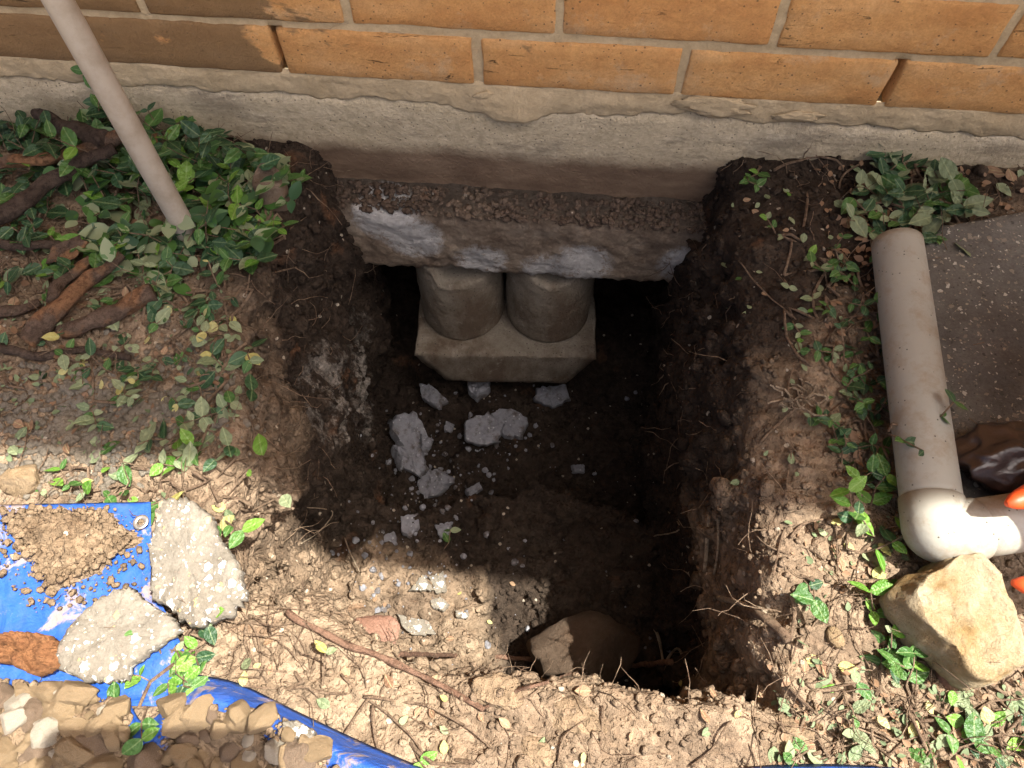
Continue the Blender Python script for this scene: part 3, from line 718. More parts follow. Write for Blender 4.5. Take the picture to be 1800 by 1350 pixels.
def cyl_geo(r, h, seed, notch=None, n=40, m=26):
    V = []; Fc = []
    for j in range(m):
        w = j/(m-1)
        for k in range(n):
            a = 2*math.pi*k/n; top = h
            if notch: top -= notch(a)
            q = Vector((math.cos(a), math.sin(a), w*3+seed)); rr = r*(1 + 0.022*noise.fractal(q*1.6, 0.8, 2, 3)) + 0.0012*noise.noise(q*9)
            rr += 0.0004*math.sin(w*60+math.sin(a*2))
            if j in (0, m-1): rr -= 0.004
            V.append((math.cos(a)*rr, math.sin(a)*rr, top*w))
    for j in range(m-1):
        for k in range(n): k2 = (k+1) % n; Fc.append((j*n+k, j*n+k2, (j+1)*n+k2, (j+1)*n+k))
    Fc.append(tuple(range(n-1, -1, -1))); b = (m-1)*n
    c = len(V); V.append((0, 0, h-(0.045 if notch else 0.012)))
    for k in range(n): Fc.append((b+k, b+(k+1) % n, c))
    return V, Fc
def cyl_at(px, py_front):
    p = at(px, py_front, CZ); return Vector((p.x, p.y, CZ)) + ey*0.078
cl, cr = cyl_at(811, 601), cyl_at(963, 605)
TOPZ = -0.25
def notchL(a):     # broken corner to the front right
    d = (a - math.radians(-70) + math.pi) % (2*math.pi) - math.pi
    return (0.034 - 0.012*d) if -0.75 < d < 1.6 else 0.0
def notchR(a):
    d = (a - math.radians(-75) + math.pi) % (2*math.pi) - math.pi
    return 0.028*math.exp(-(d/0.8)**2) + 0.004*math.sin(a*7)
o = link('concrete_pier', new_mesh('concrete_pier', *cyl_geo(0.0775, TOPZ-CZ, 3, notchL), 'pier'), None, cl + Vector((0, 0, 0.001)))
tag(o, 'round concrete pier with a broken notched top, left of the two on the cap', 'pier', 'round piers on the pier cap')
o = link('concrete_pier', new_mesh('concrete_pier', *cyl_geo(0.0785, TOPZ-CZ, 8, notchR), 'pier'), None, cr + Vector((0, 0, 0.001)))
tag(o, 'round concrete pier with a chipped rim, right of the two on the cap', 'pier', 'round piers on the pier cap')
pc = mid + ey*0.168
o = link('concrete_piling', new_mesh('concrete_piling', *cyl_geo(0.0775, 0.18, 12), 'pier'), None, (pc.x, pc.y, CZ-CAPH-0.181))
tag(o, 'round concrete piling standing in the dark pit floor beneath the pier cap', 'piling')

# ------------------------------------------------------------------ small things: helpers
def put(name, geo, mat, loc, label, cat, group=None, rot=None, smooth=True):
    o = link(name, new_mesh(name, *geo, mat, smooth), None, loc, rot); return tag(o, label, cat, group)
def surf(px, py, lift=0.0):
    p = hit(px, py); return at(px, py, p.z+lift)
def path(pxs, lift=0.004, step=0.008, wob=0.0, seed=0):
    """a line over the soil through the given pixels"""
    P = []
    for q in pxs:
        l = q[2] if len(q) > 2 else lift
        P.append(surf(q[0], q[1], l))
    R = resample(P, step); out = []
    for i, p in enumerate(R):
        v = Vector((noise.noise(Vector((i*0.21, seed, 1))), noise.noise(Vector((i*0.21, seed, 5))), noise.noise(Vector((i*0.21, seed, 9)))))*wob
        out.append(p+v)
    return out
def stick(name, pxs, r, mat, label, cat, group=None, lift=0.004, wob=0.004, seed=0, n=8, r2=None, lump=0.4):
    P = path(pxs, lift, 0.007, wob, seed); r2 = r if r2 is None else r2
    rad = [(r+(r2-r)*i/(len(P)-1))*(1+lump*0.6*noise.noise(Vector((i*0.33, seed, 2)))) for i in range(len(P))]
    base = P[0].copy(); g = tube_geo([p-base for p in P], rad, n, seed, lump)
    return put(name, g, mat, base, label, cat, group)

# ------------------------------------------------------------------ loose crumbs of soil, pebbles and rootlets (uncountable)
tri = SF; A_, B_, C_, D_ = SV[tri[:, 0]], SV[tri[:, 1]], SV[tri[:, 2]], SV[tri[:, 3]]
cen = (A_+B_+C_+D_)/4; nrm = np.cross(C_-A_, D_-B_); area = np.linalg.norm(nrm, axis=1); nrm = nrm/np.maximum(area, 1e-12)[:, None]
rs = np.random.RandomState(3)
OVa = np.array(OV); OFa = np.array(OF); ocen = OVa[OFa].mean(1)
vis = (ocen[:, 0] > -1.0) & (ocen[:, 0] < 0.75) & (ocen[:, 1] > -0.1) & (ocen[:, 1] < 0.81)
ocen = ocen[vis]; oar = np.full(len(ocen), 0.00012)
def scatter(n, weight=None):
    """random points on all soil surfaces with normals, by area times weight(points, normals)"""
    P = np.concatenate([cen, ocen]); N = np.concatenate([nrm, np.tile([0, 0, 1.0], (len(ocen), 1))]); W = np.concatenate([area*0.5, oar])
    keep = P[:, 1] < 0.83
    W = W*keep
    if weight is not None: W = W*weight(P, N)
    i = rs.choice(len(P), n, p=W/W.sum()); J = rs.uniform(-0.004, 0.004, (n, 3)); J -= N[i]*(J*N[i]).sum(1, keepdims=True)
    return P[i]+J, N[i]
def crumb_mesh(name, pts, nrms, sizes, mat, sub=1, var=6, squash=0.75, sink=0.25):
    protos = [rock_geo(900+k+sub*50, (1, 0.85, squash), sub, 4, 0.25) for k in range(var)]
    Vp = [np.array([tuple(v) for v in g[0]]) for g in protos]; Fp = np.array(protos[0][1]); VV = []; FF = []; nb = 0
    for p, n, s in zip(pts, nrms, sizes):
        R = Matrix.Rotation(rs.uniform(0, 6.28), 3, 'Z') @ Matrix.Rotation(rs.uniform(-0.6, 0.6), 3, 'X')
        Q = Vector((0, 0, 1)).rotation_difference(Vector(n)).to_matrix() @ R
        v = Vp[rs.randint(var)] @ np.array(Q).T * s + p + n*s*(0.5-sink); VV.append(v); FF.append(Fp+nb); nb += len(v)
    V = np.concatenate(VV); Fc = np.concatenate(FF)
    me = bpy.data.meshes.new(name); me.vertices.add(len(V)); me.vertices.foreach_set('co', V.ravel()); me.loops.add(len(Fc)*3)
    me.loops.foreach_set('vertex_index', Fc.ravel().astype(np.int32)); me.polygons.add(len(Fc)); me.polygons.foreach_set('loop_start', np.arange(0, len(Fc)*3, 3, dtype=np.int32)); me.polygons.foreach_set('loop_total', np.full(len(Fc), 3, np.int32))
    me.update(calc_edges=True); me.materials.append(MAT[mat]); me.polygons.foreach_set('use_smooth', [True]*len(Fc)); return me
def sizes(n, a, b, pw=2.5): return a + (b-a)*rs.uniform(0, 1, n)**pw
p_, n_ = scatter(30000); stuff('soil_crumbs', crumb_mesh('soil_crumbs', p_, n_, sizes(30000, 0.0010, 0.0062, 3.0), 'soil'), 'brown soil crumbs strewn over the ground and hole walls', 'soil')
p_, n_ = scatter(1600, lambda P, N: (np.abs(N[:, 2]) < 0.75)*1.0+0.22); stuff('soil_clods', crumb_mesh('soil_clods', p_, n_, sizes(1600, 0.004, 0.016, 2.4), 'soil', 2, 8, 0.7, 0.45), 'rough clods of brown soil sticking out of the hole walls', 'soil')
p_, n_ = scatter(700, lambda P, N: (N[:, 2] > 0.6)*(P[:, 2] > -0.2)*1.0); stuff('pale_grit', crumb_mesh('pale_grit', p_, n_, sizes(700, 0.001, 0.004, 3), 'stone_pale'), 'pale grit scattered on the soil', 'grit')
# crushed grey gravel beside the tarp
def gravel_w(P, N):
    w = np.zeros(len(P))
    for (px, py, r) in ((110, 735, 0.06), (60, 770, 0.045), (200, 720, 0.05), (300, 690, 0.05), (20, 720, 0.05), (170, 780, 0.035)):
        q = at(px, py); w = np.maximum(w, np.exp(-((P[:, 0]-q.x)**2+(P[:, 1]-q.y)**2)/r**2))
    return w*(P[:, 2] > -0.06)
p_, n_ = scatter(2600, gravel_w); stuff('gravel', crumb_mesh('gravel', p_, n_, sizes(2600, 0.0015, 0.0068, 2.2), 'stone_grey', 1), 'crushed grey gravel heaped on the ground at left below the vine', 'gravel')
# crumbs lying on the footing ledge
lp = []
for _ in range(1500):
    x = RND.uniform(-0.36, 0.25); y = WY - RND.uniform(0.004, 0.052); lp.append((x, y, -0.108 - (WY-y)*0.17))
lp = np.array(lp); stuff('ledge_soil', crumb_mesh('ledge_soil', lp, np.tile([0, 0, 1.0], (len(lp), 1)), sizes(len(lp), 0.0015, 0.008, 2.6), 'soil_dark'), 'dark crumbly soil lying along the footing ledge', 'soil')

# fine rootlets hanging from the hole walls and on the ground
def rootlets(n, wfun, lo, hi, mat, name, label, r=0.0006):
    P, N = scatter(n, wfun); J = Joiner()
    for p, nn in zip(P, N):
        L = RND.uniform(lo, hi); d = Vector(nn)*0.5 + Vector((RND.gauss(0, 1), RND.gauss(0, 1), RND.gauss(-0.3, 0.6))); d -= Vector(nn)*d.dot(Vector(nn))*0.75; d.normalize()
        q = Vector(p)+Vector(nn)*0.002; pts = [q-Vector(nn)*0.004]
        for k in range(5):
            d = (d + Vector((RND.gauss(0, .35), RND.gauss(0, .35), RND.gauss(0, .3)))).normalized(); d = (d - Vector(nn)*min(0, d.dot(Vector(nn)))).normalized()
            q = q + d*L/5; pts.append(q)
        J.add(tube_geo(pts, [r*RND.uniform(.7, 1.6)*(1-0.12*k) for k in range(6)], 4, 0, 0, False))
    return stuff(name, J.mesh(name, mat), label, 'roots')
rootlets(230, lambda P, N: (np.abs(N[:, 2]) < 0.7)*(P[:, 2] > -0.3)*1.0+0.001, 0.02, 0.07, 'stem', 'rootlets', 'thin brown rootlets poking from the hole walls')
def front_w(P, N):
    a = (N[:, 2] > 0.5)*(P[:, 2] > -0.06)*(P[:, 1] < 0.33); edge = np.exp(-((P[:, 0]+0.27)**2/0.012+(P[:, 1]-0.16)**2/0.02))+0.8*np.exp(-((P[:, 0]-0.36)**2/0.02+(P[:, 1]-0.14)**2/0.012))
    return a*(0.12+edge)
rootlets(700, front_w, 0.025, 0.09, 'stem', 'dry_stems', 'tangle of dry thin stems on the sunlit soil', 0.0007)
rootlets(420, lambda P, N: (N[:, 2] > 0.5)*(P[:, 2] > -0.08)*(P[:, 1] > 0.33)*((P[:, 0] < -0.34)*1.0+(P[:, 0] > 0.3)*0.8), 0.03, 0.10, 'stem', 'shaded_stems', 'tangle of dry thin stems on the shaded ground under the vines', 0.0007)

# ------------------------------------------------------------------ leaves
def leaf_mesh(kind, mat):
    n = 6; V = []; Fc = []; rr = random.Random(kind)
    fold = 0.12 + 0.13*rr.random(); curl = rr.uniform(-0.28, 0.12); wd = rr.uniform(0.27, 0.34); tw = rr.uniform(-0.25, 0.25)
    for i in range(n+1):
        u = i/n; w = wd*(math.sin(math.pi*min(1, u*0.97+0.03)**0.82))**0.85 if 0 < i < n else (0.035 if i == 0 else 0.0)
        z0 = curl*(u-0.3)**2
        for s in (-1, -0.5, 0, 0.5, 1):
            y = w*s; V.append((u-0.02, y, z0 + fold*abs(y) - 0.25*fold*abs(y)*abs(s) + tw*(u-.3)*y + 0.015*rr.uniform(-1, 1)*abs(s)))
    for i in range(n):
        for k in range(4): a = i*5+k; Fc.append((a, a+1, a+6, a+5))
    return new_mesh('leaf', V, Fc, mat)
LEAF = {m: [leaf_mesh(k*7+hash_, m) for k in range(4)] for hash_, m in enumerate(('leaf_dark', 'leaf_mid', 'leaf_bright', 'leaf_pale', 'leaf_yellow', 'leaf_brown'))}
def pick(pal):
    t = RND.random()*sum(w for _, w in pal)
    for m, w in pal:
        t -= w
        if t <= 0: return RND.choice(LEAF[m])
    return RND.choice(LEAF[pal[0][0]])
def leaf_matrix(p, heading, tilt, rollv, size):
    return Matrix.Translation(p) @ Matrix.Rotation(heading, 4, 'Z') @ Matrix.Rotation(-tilt, 4, 'Y') @ Matrix.Rotation(rollv, 4, 'X') @ Matrix.Diagonal((size, size, size, 1))
def add_leaf(parent, p, heading, tilt, rollv, size, pal):
    o = bpy.data.objects.new('leaf', pick(pal)); C.objects.link(o); o.parent = parent
    o.matrix_local = leaf_matrix(Vector(p)-parent.location, heading, tilt, rollv, size); return o
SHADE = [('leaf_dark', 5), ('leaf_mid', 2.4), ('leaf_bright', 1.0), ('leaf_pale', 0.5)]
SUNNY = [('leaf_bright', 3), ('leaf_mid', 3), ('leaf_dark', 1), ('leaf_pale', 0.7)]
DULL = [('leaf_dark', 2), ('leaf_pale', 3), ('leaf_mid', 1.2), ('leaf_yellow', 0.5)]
def vine(label, spots, pal=SHADE, per=(3, 6), size=(0.016, 0.026), rise=0.03, spread=0.03, group=None, cap=300, name='vine', lift=0.0):
    """a trailing vine: runners through the spots, each spot a shoot with a stem and leaf pairs; every leaf a part of its own"""
    base = surf(*spots[0][:2]); v = thing(name, label, 'vine', base, group); J = Joiner(); extra = []; cnt = 0; roots = {}
    for sp in spots:
        p = surf(sp[0], sp[1], lift+rise*0.35); p = p - Vector((0, 0, rise*0.35)); s = sp[2] if len(sp) > 2 else 1.0
        # hold the shoot to the pixel's line of sight at its own height above the soil
        hgt = rise*RND.uniform(0.3, 1.0)*s; hd = RND.uniform(0, 6.28); k = RND.randint(*per); q = p.copy(); pts = [p-Vector((0, 0, 0.004))]; roots[tuple(sp)] = p.copy()
        for i in range(k):
            hd += RND.gauss(0, 0.6); q = q + Vector((math.cos(hd)*spread/k*1.3, math.sin(hd)*spread/k*1.3, hgt/k)); pts.append(q.copy())
            for sd in (-1, 1):
                if RND.random() < 0.12: continue
                lm = (q, hd + sd*RND.uniform(0.8, 1.7), RND.gauss(0.10, 0.32), RND.gauss(0, 0.35), RND.uniform(*size)*s*(1.08-0.07*i)*RND.choice((0.55, 0.75, 0.9, 1.0, 1.1)))
                if cnt < cap: add_leaf(v, *lm, pal); cnt += 1
                else: extra.append(lm)
        J.add(tube_geo(pts, [0.0011*(1-0.1*i) for i in range(len(pts))], 4, 0, 0, False))
    rest = list(spots); chain = [rest.pop(0)]
    while rest: k_ = min(range(len(rest)), key=lambda i: (rest[i][0]-chain[-1][0])**2+(rest[i][1]-chain[-1][1])**2); chain.append(rest.pop(k_))
    prev = None
    for sp in chain:
        p = roots[tuple(sp)]
        if prev is not None and (p-prev).length < 0.5:
            m = (p+prev)/2 + Vector((RND.gauss(0, .012), RND.gauss(0, .012), 0.008)); J.add(tube_geo(resample([prev, m, p], 0.012), 0.0018, 5, 0, 0, False))
        prev = p
    J.v = [tuple(Vector(a)-base) for a in J.v]; link('stem', J.mesh('stem', 'stem'), v)
    if extra:
        for mname in ('leaf_dark', 'leaf_mid', 'leaf_pale'):
            K = Joiner()
            for lm in extra:
                if RND.random() > 0.4: continue
                me = RND.choice(LEAF[mname]); Mx = leaf_matrix(Vector(lm[0])-base, *lm[1:])
                K.add(([Mx @ w.co for w in me.vertices], [tuple(f.vertices) for f in me.polygons]))
            st = link('small_leaves', K.mesh('small_leaves', mname), v); st['kind'] = 'stuff'
    return v
def inside(poly, x, y):
    c = False
    for i in range(len(poly)):
        (x1, y1), (x2, y2) = poly[i], poly[i-1]
        if (y1 > y) != (y2 > y) and x < (x2-x1)*(y-y1)/(y2-y1)+x1: c = not c
    return c
def fill(poly, n, seed, mind=18):
    rr = random.Random(seed); xs = [p[0] for p in poly]; ys = [p[1] for p in poly]; out = []; tries = 0
    while len(out) < n and tries < 9000:
        tries += 1; x, y = rr.uniform(min(xs), max(xs)), rr.uniform(min(ys), max(ys))
        if inside(poly, x, y) and all((x-a)**2+(y-b)**2 > mind*mind for a, b in out): out.append((x, y))
    return out

# left mass of vine against the wall
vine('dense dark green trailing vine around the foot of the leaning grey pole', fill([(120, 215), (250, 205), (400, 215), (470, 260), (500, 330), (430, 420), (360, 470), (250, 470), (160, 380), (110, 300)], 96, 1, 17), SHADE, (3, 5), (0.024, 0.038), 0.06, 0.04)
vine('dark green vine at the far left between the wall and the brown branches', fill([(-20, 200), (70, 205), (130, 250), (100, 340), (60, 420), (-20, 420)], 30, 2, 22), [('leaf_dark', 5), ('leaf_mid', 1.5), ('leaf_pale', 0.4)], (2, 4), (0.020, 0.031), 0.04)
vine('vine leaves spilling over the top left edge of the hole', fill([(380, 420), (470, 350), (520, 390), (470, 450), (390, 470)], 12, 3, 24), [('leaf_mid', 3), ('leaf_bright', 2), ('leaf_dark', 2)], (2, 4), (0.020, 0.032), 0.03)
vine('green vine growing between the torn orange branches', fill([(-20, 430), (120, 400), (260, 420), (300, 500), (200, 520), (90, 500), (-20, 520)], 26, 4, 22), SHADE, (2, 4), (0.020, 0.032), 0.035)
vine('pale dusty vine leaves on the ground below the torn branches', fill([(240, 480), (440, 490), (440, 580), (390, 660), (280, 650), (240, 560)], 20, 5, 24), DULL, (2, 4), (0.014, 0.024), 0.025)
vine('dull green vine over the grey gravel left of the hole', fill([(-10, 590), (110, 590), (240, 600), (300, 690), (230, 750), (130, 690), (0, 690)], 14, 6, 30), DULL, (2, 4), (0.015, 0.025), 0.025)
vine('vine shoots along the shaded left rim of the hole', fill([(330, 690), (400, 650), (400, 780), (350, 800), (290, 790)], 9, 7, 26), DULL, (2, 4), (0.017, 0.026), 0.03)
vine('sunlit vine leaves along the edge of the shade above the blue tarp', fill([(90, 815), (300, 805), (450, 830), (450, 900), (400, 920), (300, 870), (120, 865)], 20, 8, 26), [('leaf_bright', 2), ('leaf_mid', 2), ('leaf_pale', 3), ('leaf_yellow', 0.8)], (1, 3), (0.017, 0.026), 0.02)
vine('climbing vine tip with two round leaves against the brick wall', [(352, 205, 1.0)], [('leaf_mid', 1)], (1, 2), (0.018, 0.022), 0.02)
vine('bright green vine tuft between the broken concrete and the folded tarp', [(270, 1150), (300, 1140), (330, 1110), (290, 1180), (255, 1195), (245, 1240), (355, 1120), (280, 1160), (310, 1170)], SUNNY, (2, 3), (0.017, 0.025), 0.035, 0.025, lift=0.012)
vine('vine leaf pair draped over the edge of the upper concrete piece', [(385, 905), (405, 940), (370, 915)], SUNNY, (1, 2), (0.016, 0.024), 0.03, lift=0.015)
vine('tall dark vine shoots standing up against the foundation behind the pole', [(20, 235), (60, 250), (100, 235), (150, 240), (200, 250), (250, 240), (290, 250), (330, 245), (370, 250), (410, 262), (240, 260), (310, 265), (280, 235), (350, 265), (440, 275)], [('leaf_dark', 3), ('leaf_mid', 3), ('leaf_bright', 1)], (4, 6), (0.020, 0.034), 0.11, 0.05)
# right side
vine('vine and dead leaves in the corner by the wall above the paving', fill([(1500, 330), (1560, 300), (1720, 290), (1730, 350), (1700, 385), (1600, 420), (1530, 395)], 30, 11, 22), [('leaf_dark', 3), ('leaf_mid', 2), ('leaf_pale', 3)], (2, 4), (0.020, 0.036), 0.03)
vine('short vine shoot against the foundation at the top right of the hole', [(1335, 285), (1328, 300)], [('leaf_mid', 2), ('leaf_bright', 1)], (2, 3), (0.014, 0.02), 0.02)
vine('upper run of vine along the left side of the plastic pipe', fill([(1455, 440), (1520, 430), (1545, 540), (1540, 640), (1490, 640), (1450, 560)], 17, 12, 24), [('leaf_mid', 3), ('leaf_dark', 2.5), ('leaf_pale', 1)], (2, 3), (0.012, 0.020), 0.03, 0.028)
vine('lower run of vine along the left side of the plastic pipe', fill([(1480, 650), (1560, 650), (1570, 760), (1560, 850), (1490, 850), (1475, 740)], 20, 13, 22), [('leaf_mid', 3), ('leaf_dark', 3), ('leaf_pale', 0.8)], (2, 4), (0.012, 0.020), 0.03, 0.028)
vine('small vine shoot straggling over the middle of the plastic pipe', [(1600, 735), (1575, 745)], [('leaf_dark', 2), ('leaf_mid', 1)], (2, 3), (0.012, 0.018), 0.05, 0.03, lift=0.05)
vine('scattered vine sprigs on the bare soil right of the hole', [(1420, 335), (1370, 410), (1380, 480), (1395, 555), (1440, 560), (1385, 590), (1430, 640), (1410, 420), (1455, 470)], [('leaf_mid', 2), ('leaf_bright', 1), ('leaf_pale', 2)], (1, 2), (0.010, 0.016), 0.012, 0.02)
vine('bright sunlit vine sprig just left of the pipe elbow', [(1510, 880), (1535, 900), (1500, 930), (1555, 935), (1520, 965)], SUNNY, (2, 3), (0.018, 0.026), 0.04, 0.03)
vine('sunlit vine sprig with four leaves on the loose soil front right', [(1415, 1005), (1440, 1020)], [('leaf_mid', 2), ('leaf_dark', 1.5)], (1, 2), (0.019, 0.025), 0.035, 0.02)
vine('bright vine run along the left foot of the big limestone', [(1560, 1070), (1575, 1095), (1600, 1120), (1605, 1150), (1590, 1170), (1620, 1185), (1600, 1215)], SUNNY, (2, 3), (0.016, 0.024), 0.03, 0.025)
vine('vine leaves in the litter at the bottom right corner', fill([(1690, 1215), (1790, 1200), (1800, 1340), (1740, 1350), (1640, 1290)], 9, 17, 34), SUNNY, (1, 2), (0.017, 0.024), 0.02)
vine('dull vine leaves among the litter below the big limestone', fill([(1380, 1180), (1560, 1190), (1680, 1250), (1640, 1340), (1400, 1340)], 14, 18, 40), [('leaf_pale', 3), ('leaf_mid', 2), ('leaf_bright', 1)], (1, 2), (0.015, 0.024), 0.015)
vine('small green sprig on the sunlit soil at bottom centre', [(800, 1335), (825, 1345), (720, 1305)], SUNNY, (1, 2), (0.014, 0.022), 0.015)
vine('pale curled vine leaves on the dirt right of the tarp fold', [(515, 1180), (530, 1200), (500, 1210), (560, 1225)], [('leaf_pale', 2), ('leaf_yellow', 1)], (1, 2), (0.014, 0.022), 0.02)
vine('vine sprig of three leaves lying on the ledge inside the hole', [(775, 968)], [('leaf_mid', 1), ('leaf_pale', 1)], (1, 2), (0.02, 0.026), 0.02)
# fallen single leaves
def fallen(poly, n, seed, pal, label, group, size=(0.010, 0.019)):
    for (x, y) in fill(poly, n, seed, 16):
        p = surf(x, y, 0.004); me = pick(pal)
        o = link('fallen_leaf', me); o.matrix_world = leaf_matrix(p, RND.uniform(0, 6.28), RND.gauss(0, .25), RND.choice((0, math.pi))+RND.gauss(0, .25), RND.uniform(*size)); cn = {'leaf_dry_brown': 'brown', 'leaf_pale_underside': 'pale', 'leaf_yellowing': 'yellow', 'leaf_green': 'green'}[me.materials[0].name]; tag(o, label.replace('COL', cn), 'leaf', group+', '+cn)
fallen([(1330, 1150), (1800, 1180), (1800, 1350), (1340, 1350)], 42, 21, [('leaf_pale', 3), ('leaf_brown', 3), ('leaf_yellow', 2)], 'dry COL fallen leaf in the sunlit litter at the bottom right', 'fallen leaves bottom right')
fallen([(430, 1000), (600, 1150), (900, 1200), (1300, 1200), (1300, 1350), (760, 1350), (430, 1180)], 26, 22, [('leaf_pale', 2), ('leaf_brown', 3), ('leaf_yellow', 1)], 'dry COL fallen leaf on the sunlit soil in front of the hole', 'fallen leaves in front of the hole', (0.008, 0.016))
fallen([(1270, 310), (1500, 320), (1480, 820), (1300, 860), (1260, 600)], 34, 23, [('leaf_pale', 4), ('leaf_brown', 2), ('leaf_mid', 1)], 'small COL fallen leaf on the shaded bare soil right of the hole', 'fallen leaves right of the hole', (0.007, 0.014))
fallen([(1460, 300), (1800, 280), (1800, 350), (1700, 370), (1530, 440), (1470, 400)], 30, 24, [('leaf_brown', 4), ('leaf_pale', 3)], 'dead COL leaf heaped at the wall foot above the paving', 'dead leaves at the wall foot', (0.014, 0.03))
fallen([(0, 480), (420, 480), (420, 800), (0, 800)], 60, 25, [('leaf_brown', 3), ('leaf_pale', 4), ('leaf_yellow', 0.6)], 'COL fallen leaf on the shaded ground left of the hole', 'fallen leaves left of the hole', (0.010, 0.022))
fallen([(620, 950), (900, 1020), (900, 1130), (640, 1130)], 7, 26, [('leaf_yellow', 3), ('leaf_brown', 1)], 'small COL leaf on the sunlit ledge inside the hole', 'leaves on the sunlit ledge', (0.008, 0.014))
fallen([(1560, 960), (1620, 990), (1600, 1060), (1480, 1000), (1380, 930), (1450, 910)], 16, 27, [('leaf_pale', 2), ('leaf_brown', 3), ('leaf_yellow', 2)], 'dry COL fallen leaf on the soil beside the pipe elbow', 'fallen leaves beside the pipe elbow', (0.010, 0.018))

# crumbled leaf litter, too small and too many to count
def litter(polys, n, name, label, mats, size, seed):
    rr = random.Random(seed); J = {m: Joiner() for m in mats}
    for poly, k in polys:
        for (x, y) in fill(poly, k, seed+len(poly)+k, 3):
            p = surf(x, y, 0.003); m = rr.choice(mats); me = rr.choice(LEAF[m])
            Mx = leaf_matrix(p, rr.uniform(0, 6.28), rr.gauss(0, .4), rr.gauss(0, .6), rr.uniform(*size))
            J[m].add(([Mx @ w.co for w in me.vertices], [tuple(f.vertices) for f in me.polygons]))
    for m in mats: stuff(name, J[m].mesh(name, m), label, 'litter')
litter([([(1360, 1160), (1800, 1190), (1800, 1350), (1370, 1350)], 260), ([(1380, 920), (1590, 900), (1560, 1060), (1400, 1100)], 70)], 0, 'leaf_litter', 'crumbled dry leaf litter on the sunlit soil at the bottom right', ('leaf_brown', 'leaf_pale'), (0.004, 0.011), 5)
litter([([(1440, 290), (1800, 280), (1800, 360), (1560, 430), (1540, 860), (1460, 840)], 300)], 0, 'leaf_litter', 'crumbled brown leaf litter in the shade between soil and pipe', ('leaf_brown',), (0.005, 0.013), 6)
litter([([(0, 470), (420, 460), (420, 800), (0, 800)], 420), ([(0, 200), (480, 230), (430, 460), (0, 460)], 200)], 0, 'leaf_litter', 'crumbled dry leaf litter under the vines at left', ('leaf_brown', 'leaf_pale'), (0.004, 0.012), 7)

# ------------------------------------------------------------------ leaning pole
pb_ = surf(340, 428); d0 = ray(102, 0); ptop = EYE + d0*0.735
dirp = (ptop-pb_).normalized(); tip = pb_ + dirp*((WY-0.016-pb_.y)/max(dirp.y, 0.06)) if dirp.y > 0.05 else pb_+dirp*1.4
if (tip-pb_).length > 1.8: tip = pb_+dirp*1.8
pts = [pb_-dirp*0.05 + (tip-(pb_-dirp*0.05))*i/24 for i in range(25)]; base = pts[0]
pole = thing('pole', 'grey weathered metal conduit pole leaning out of the vine at top left', 'pole', base)
link('shaft', new_mesh('shaft', *tube_geo([p-base for p in pts], 0.0142, 24, 1, 0.012), 'pole'), pole)
# short brown stub standing in the soil
q = surf(484, 352); put('pipe_stub', cyl_geo(0.021, 0.058, 5, lambda a: 0.006*math.sin(a*2+1), 24, 10), 'stone_brown', q-Vector((0, 0, 0.012)), 'short brown broken stub sticking out of the soil by the vine', 'stub')

# ------------------------------------------------------------------ branches at left
stick('branch', [(-40, 290, 0.045), (60, 282, 0.05), (130, 268, 0.052), (215, 243, 0.05)], 0.0067, 'bark_torn', 'peeled orange brown branch pointing at the pole', 'branch', None, seed=1, r2=0.0096, n=12)
stick('branch', [(-40, 400, 0.035), (30, 362, 0.04), (90, 318, 0.045), (150, 283, 0.05), (205, 262, 0.05)], 0.0118, 'bark', 'thick dark branch curving up from the left edge', 'branch', None, seed=2, r2=0.0074, n=12)
stick('branch', [(62, 200, 0.05), (95, 215, 0.052), (140, 232, 0.052), (190, 245, 0.05)], 0.0074, 'bark', 'stubby grey brown branch fork below the foundation at left', 'branch', None, seed=3, r2=0.0141, n=12)
stick('branch', [(-30, 432, 0.02), (60, 430, 0.022), (140, 432, 0.02)], 0.0059, 'bark', 'thin dark branch lying level at the left edge', 'branch', None, seed=4, n=10)
stick('branch', [(45, 600, 0.012), (95, 548, 0.02), (140, 505, 0.028), (178, 478, 0.03), (215, 448, 0.032)], 0.0126, 'bark_torn', 'forked branch with torn orange bark, its thicker arm', 'branch', None, seed=5, r2=0.0059, n=12)
stick('branch', [(95, 530, 0.02), (115, 490, 0.028), (160, 455, 0.03)], 0.0089, 'bark_torn', 'short torn branch lying beside the forked one', 'branch', None, seed=6, r2=0.0052, n=12)
stick('branch', [(105, 582, 0.012), (170, 562, 0.018), (225, 540, 0.02), (268, 512, 0.018)], 0.0089, 'bark_torn', 'split orange branch pointing right under the pale leaves', 'branch', None, seed=7, r2=0.0118, n=12)
stick('branch', [(-30, 552, 0.012), (25, 545, 0.014), (70, 530, 0.014)], 0.0074, 'bark_torn', 'broken branch end at the left edge below the fork', 'branch', None, seed=8, r2=0.0044, n=10)
stick('branch', [(0, 610, 0.01), (70, 625, 0.01), (150, 615, 0.01), (230, 630, 0.01)], 0.0059, 'bark', 'dull dark stick on the ground above the gravel', 'branch', None, seed=9, r2=0.0037)
for i, (x, y, r) in enumerate(((118, 440, 30), (255, 265, 22))):
    p = surf(x, y, 0.03); put('bark_flake', chip_geo([(-.03, -.008), (.005, -.016), (.03, -.004), (.02, .012), (-.015, .012)], 0.003, 40+i, 0.8, 28, 0.1), 'bark_torn', p, ('curled red brown bark flake left of the pole foot', 'brown bark flake under the vine behind the pole')[i], 'bark', None, (0.25, -0.2, 0.4+i))

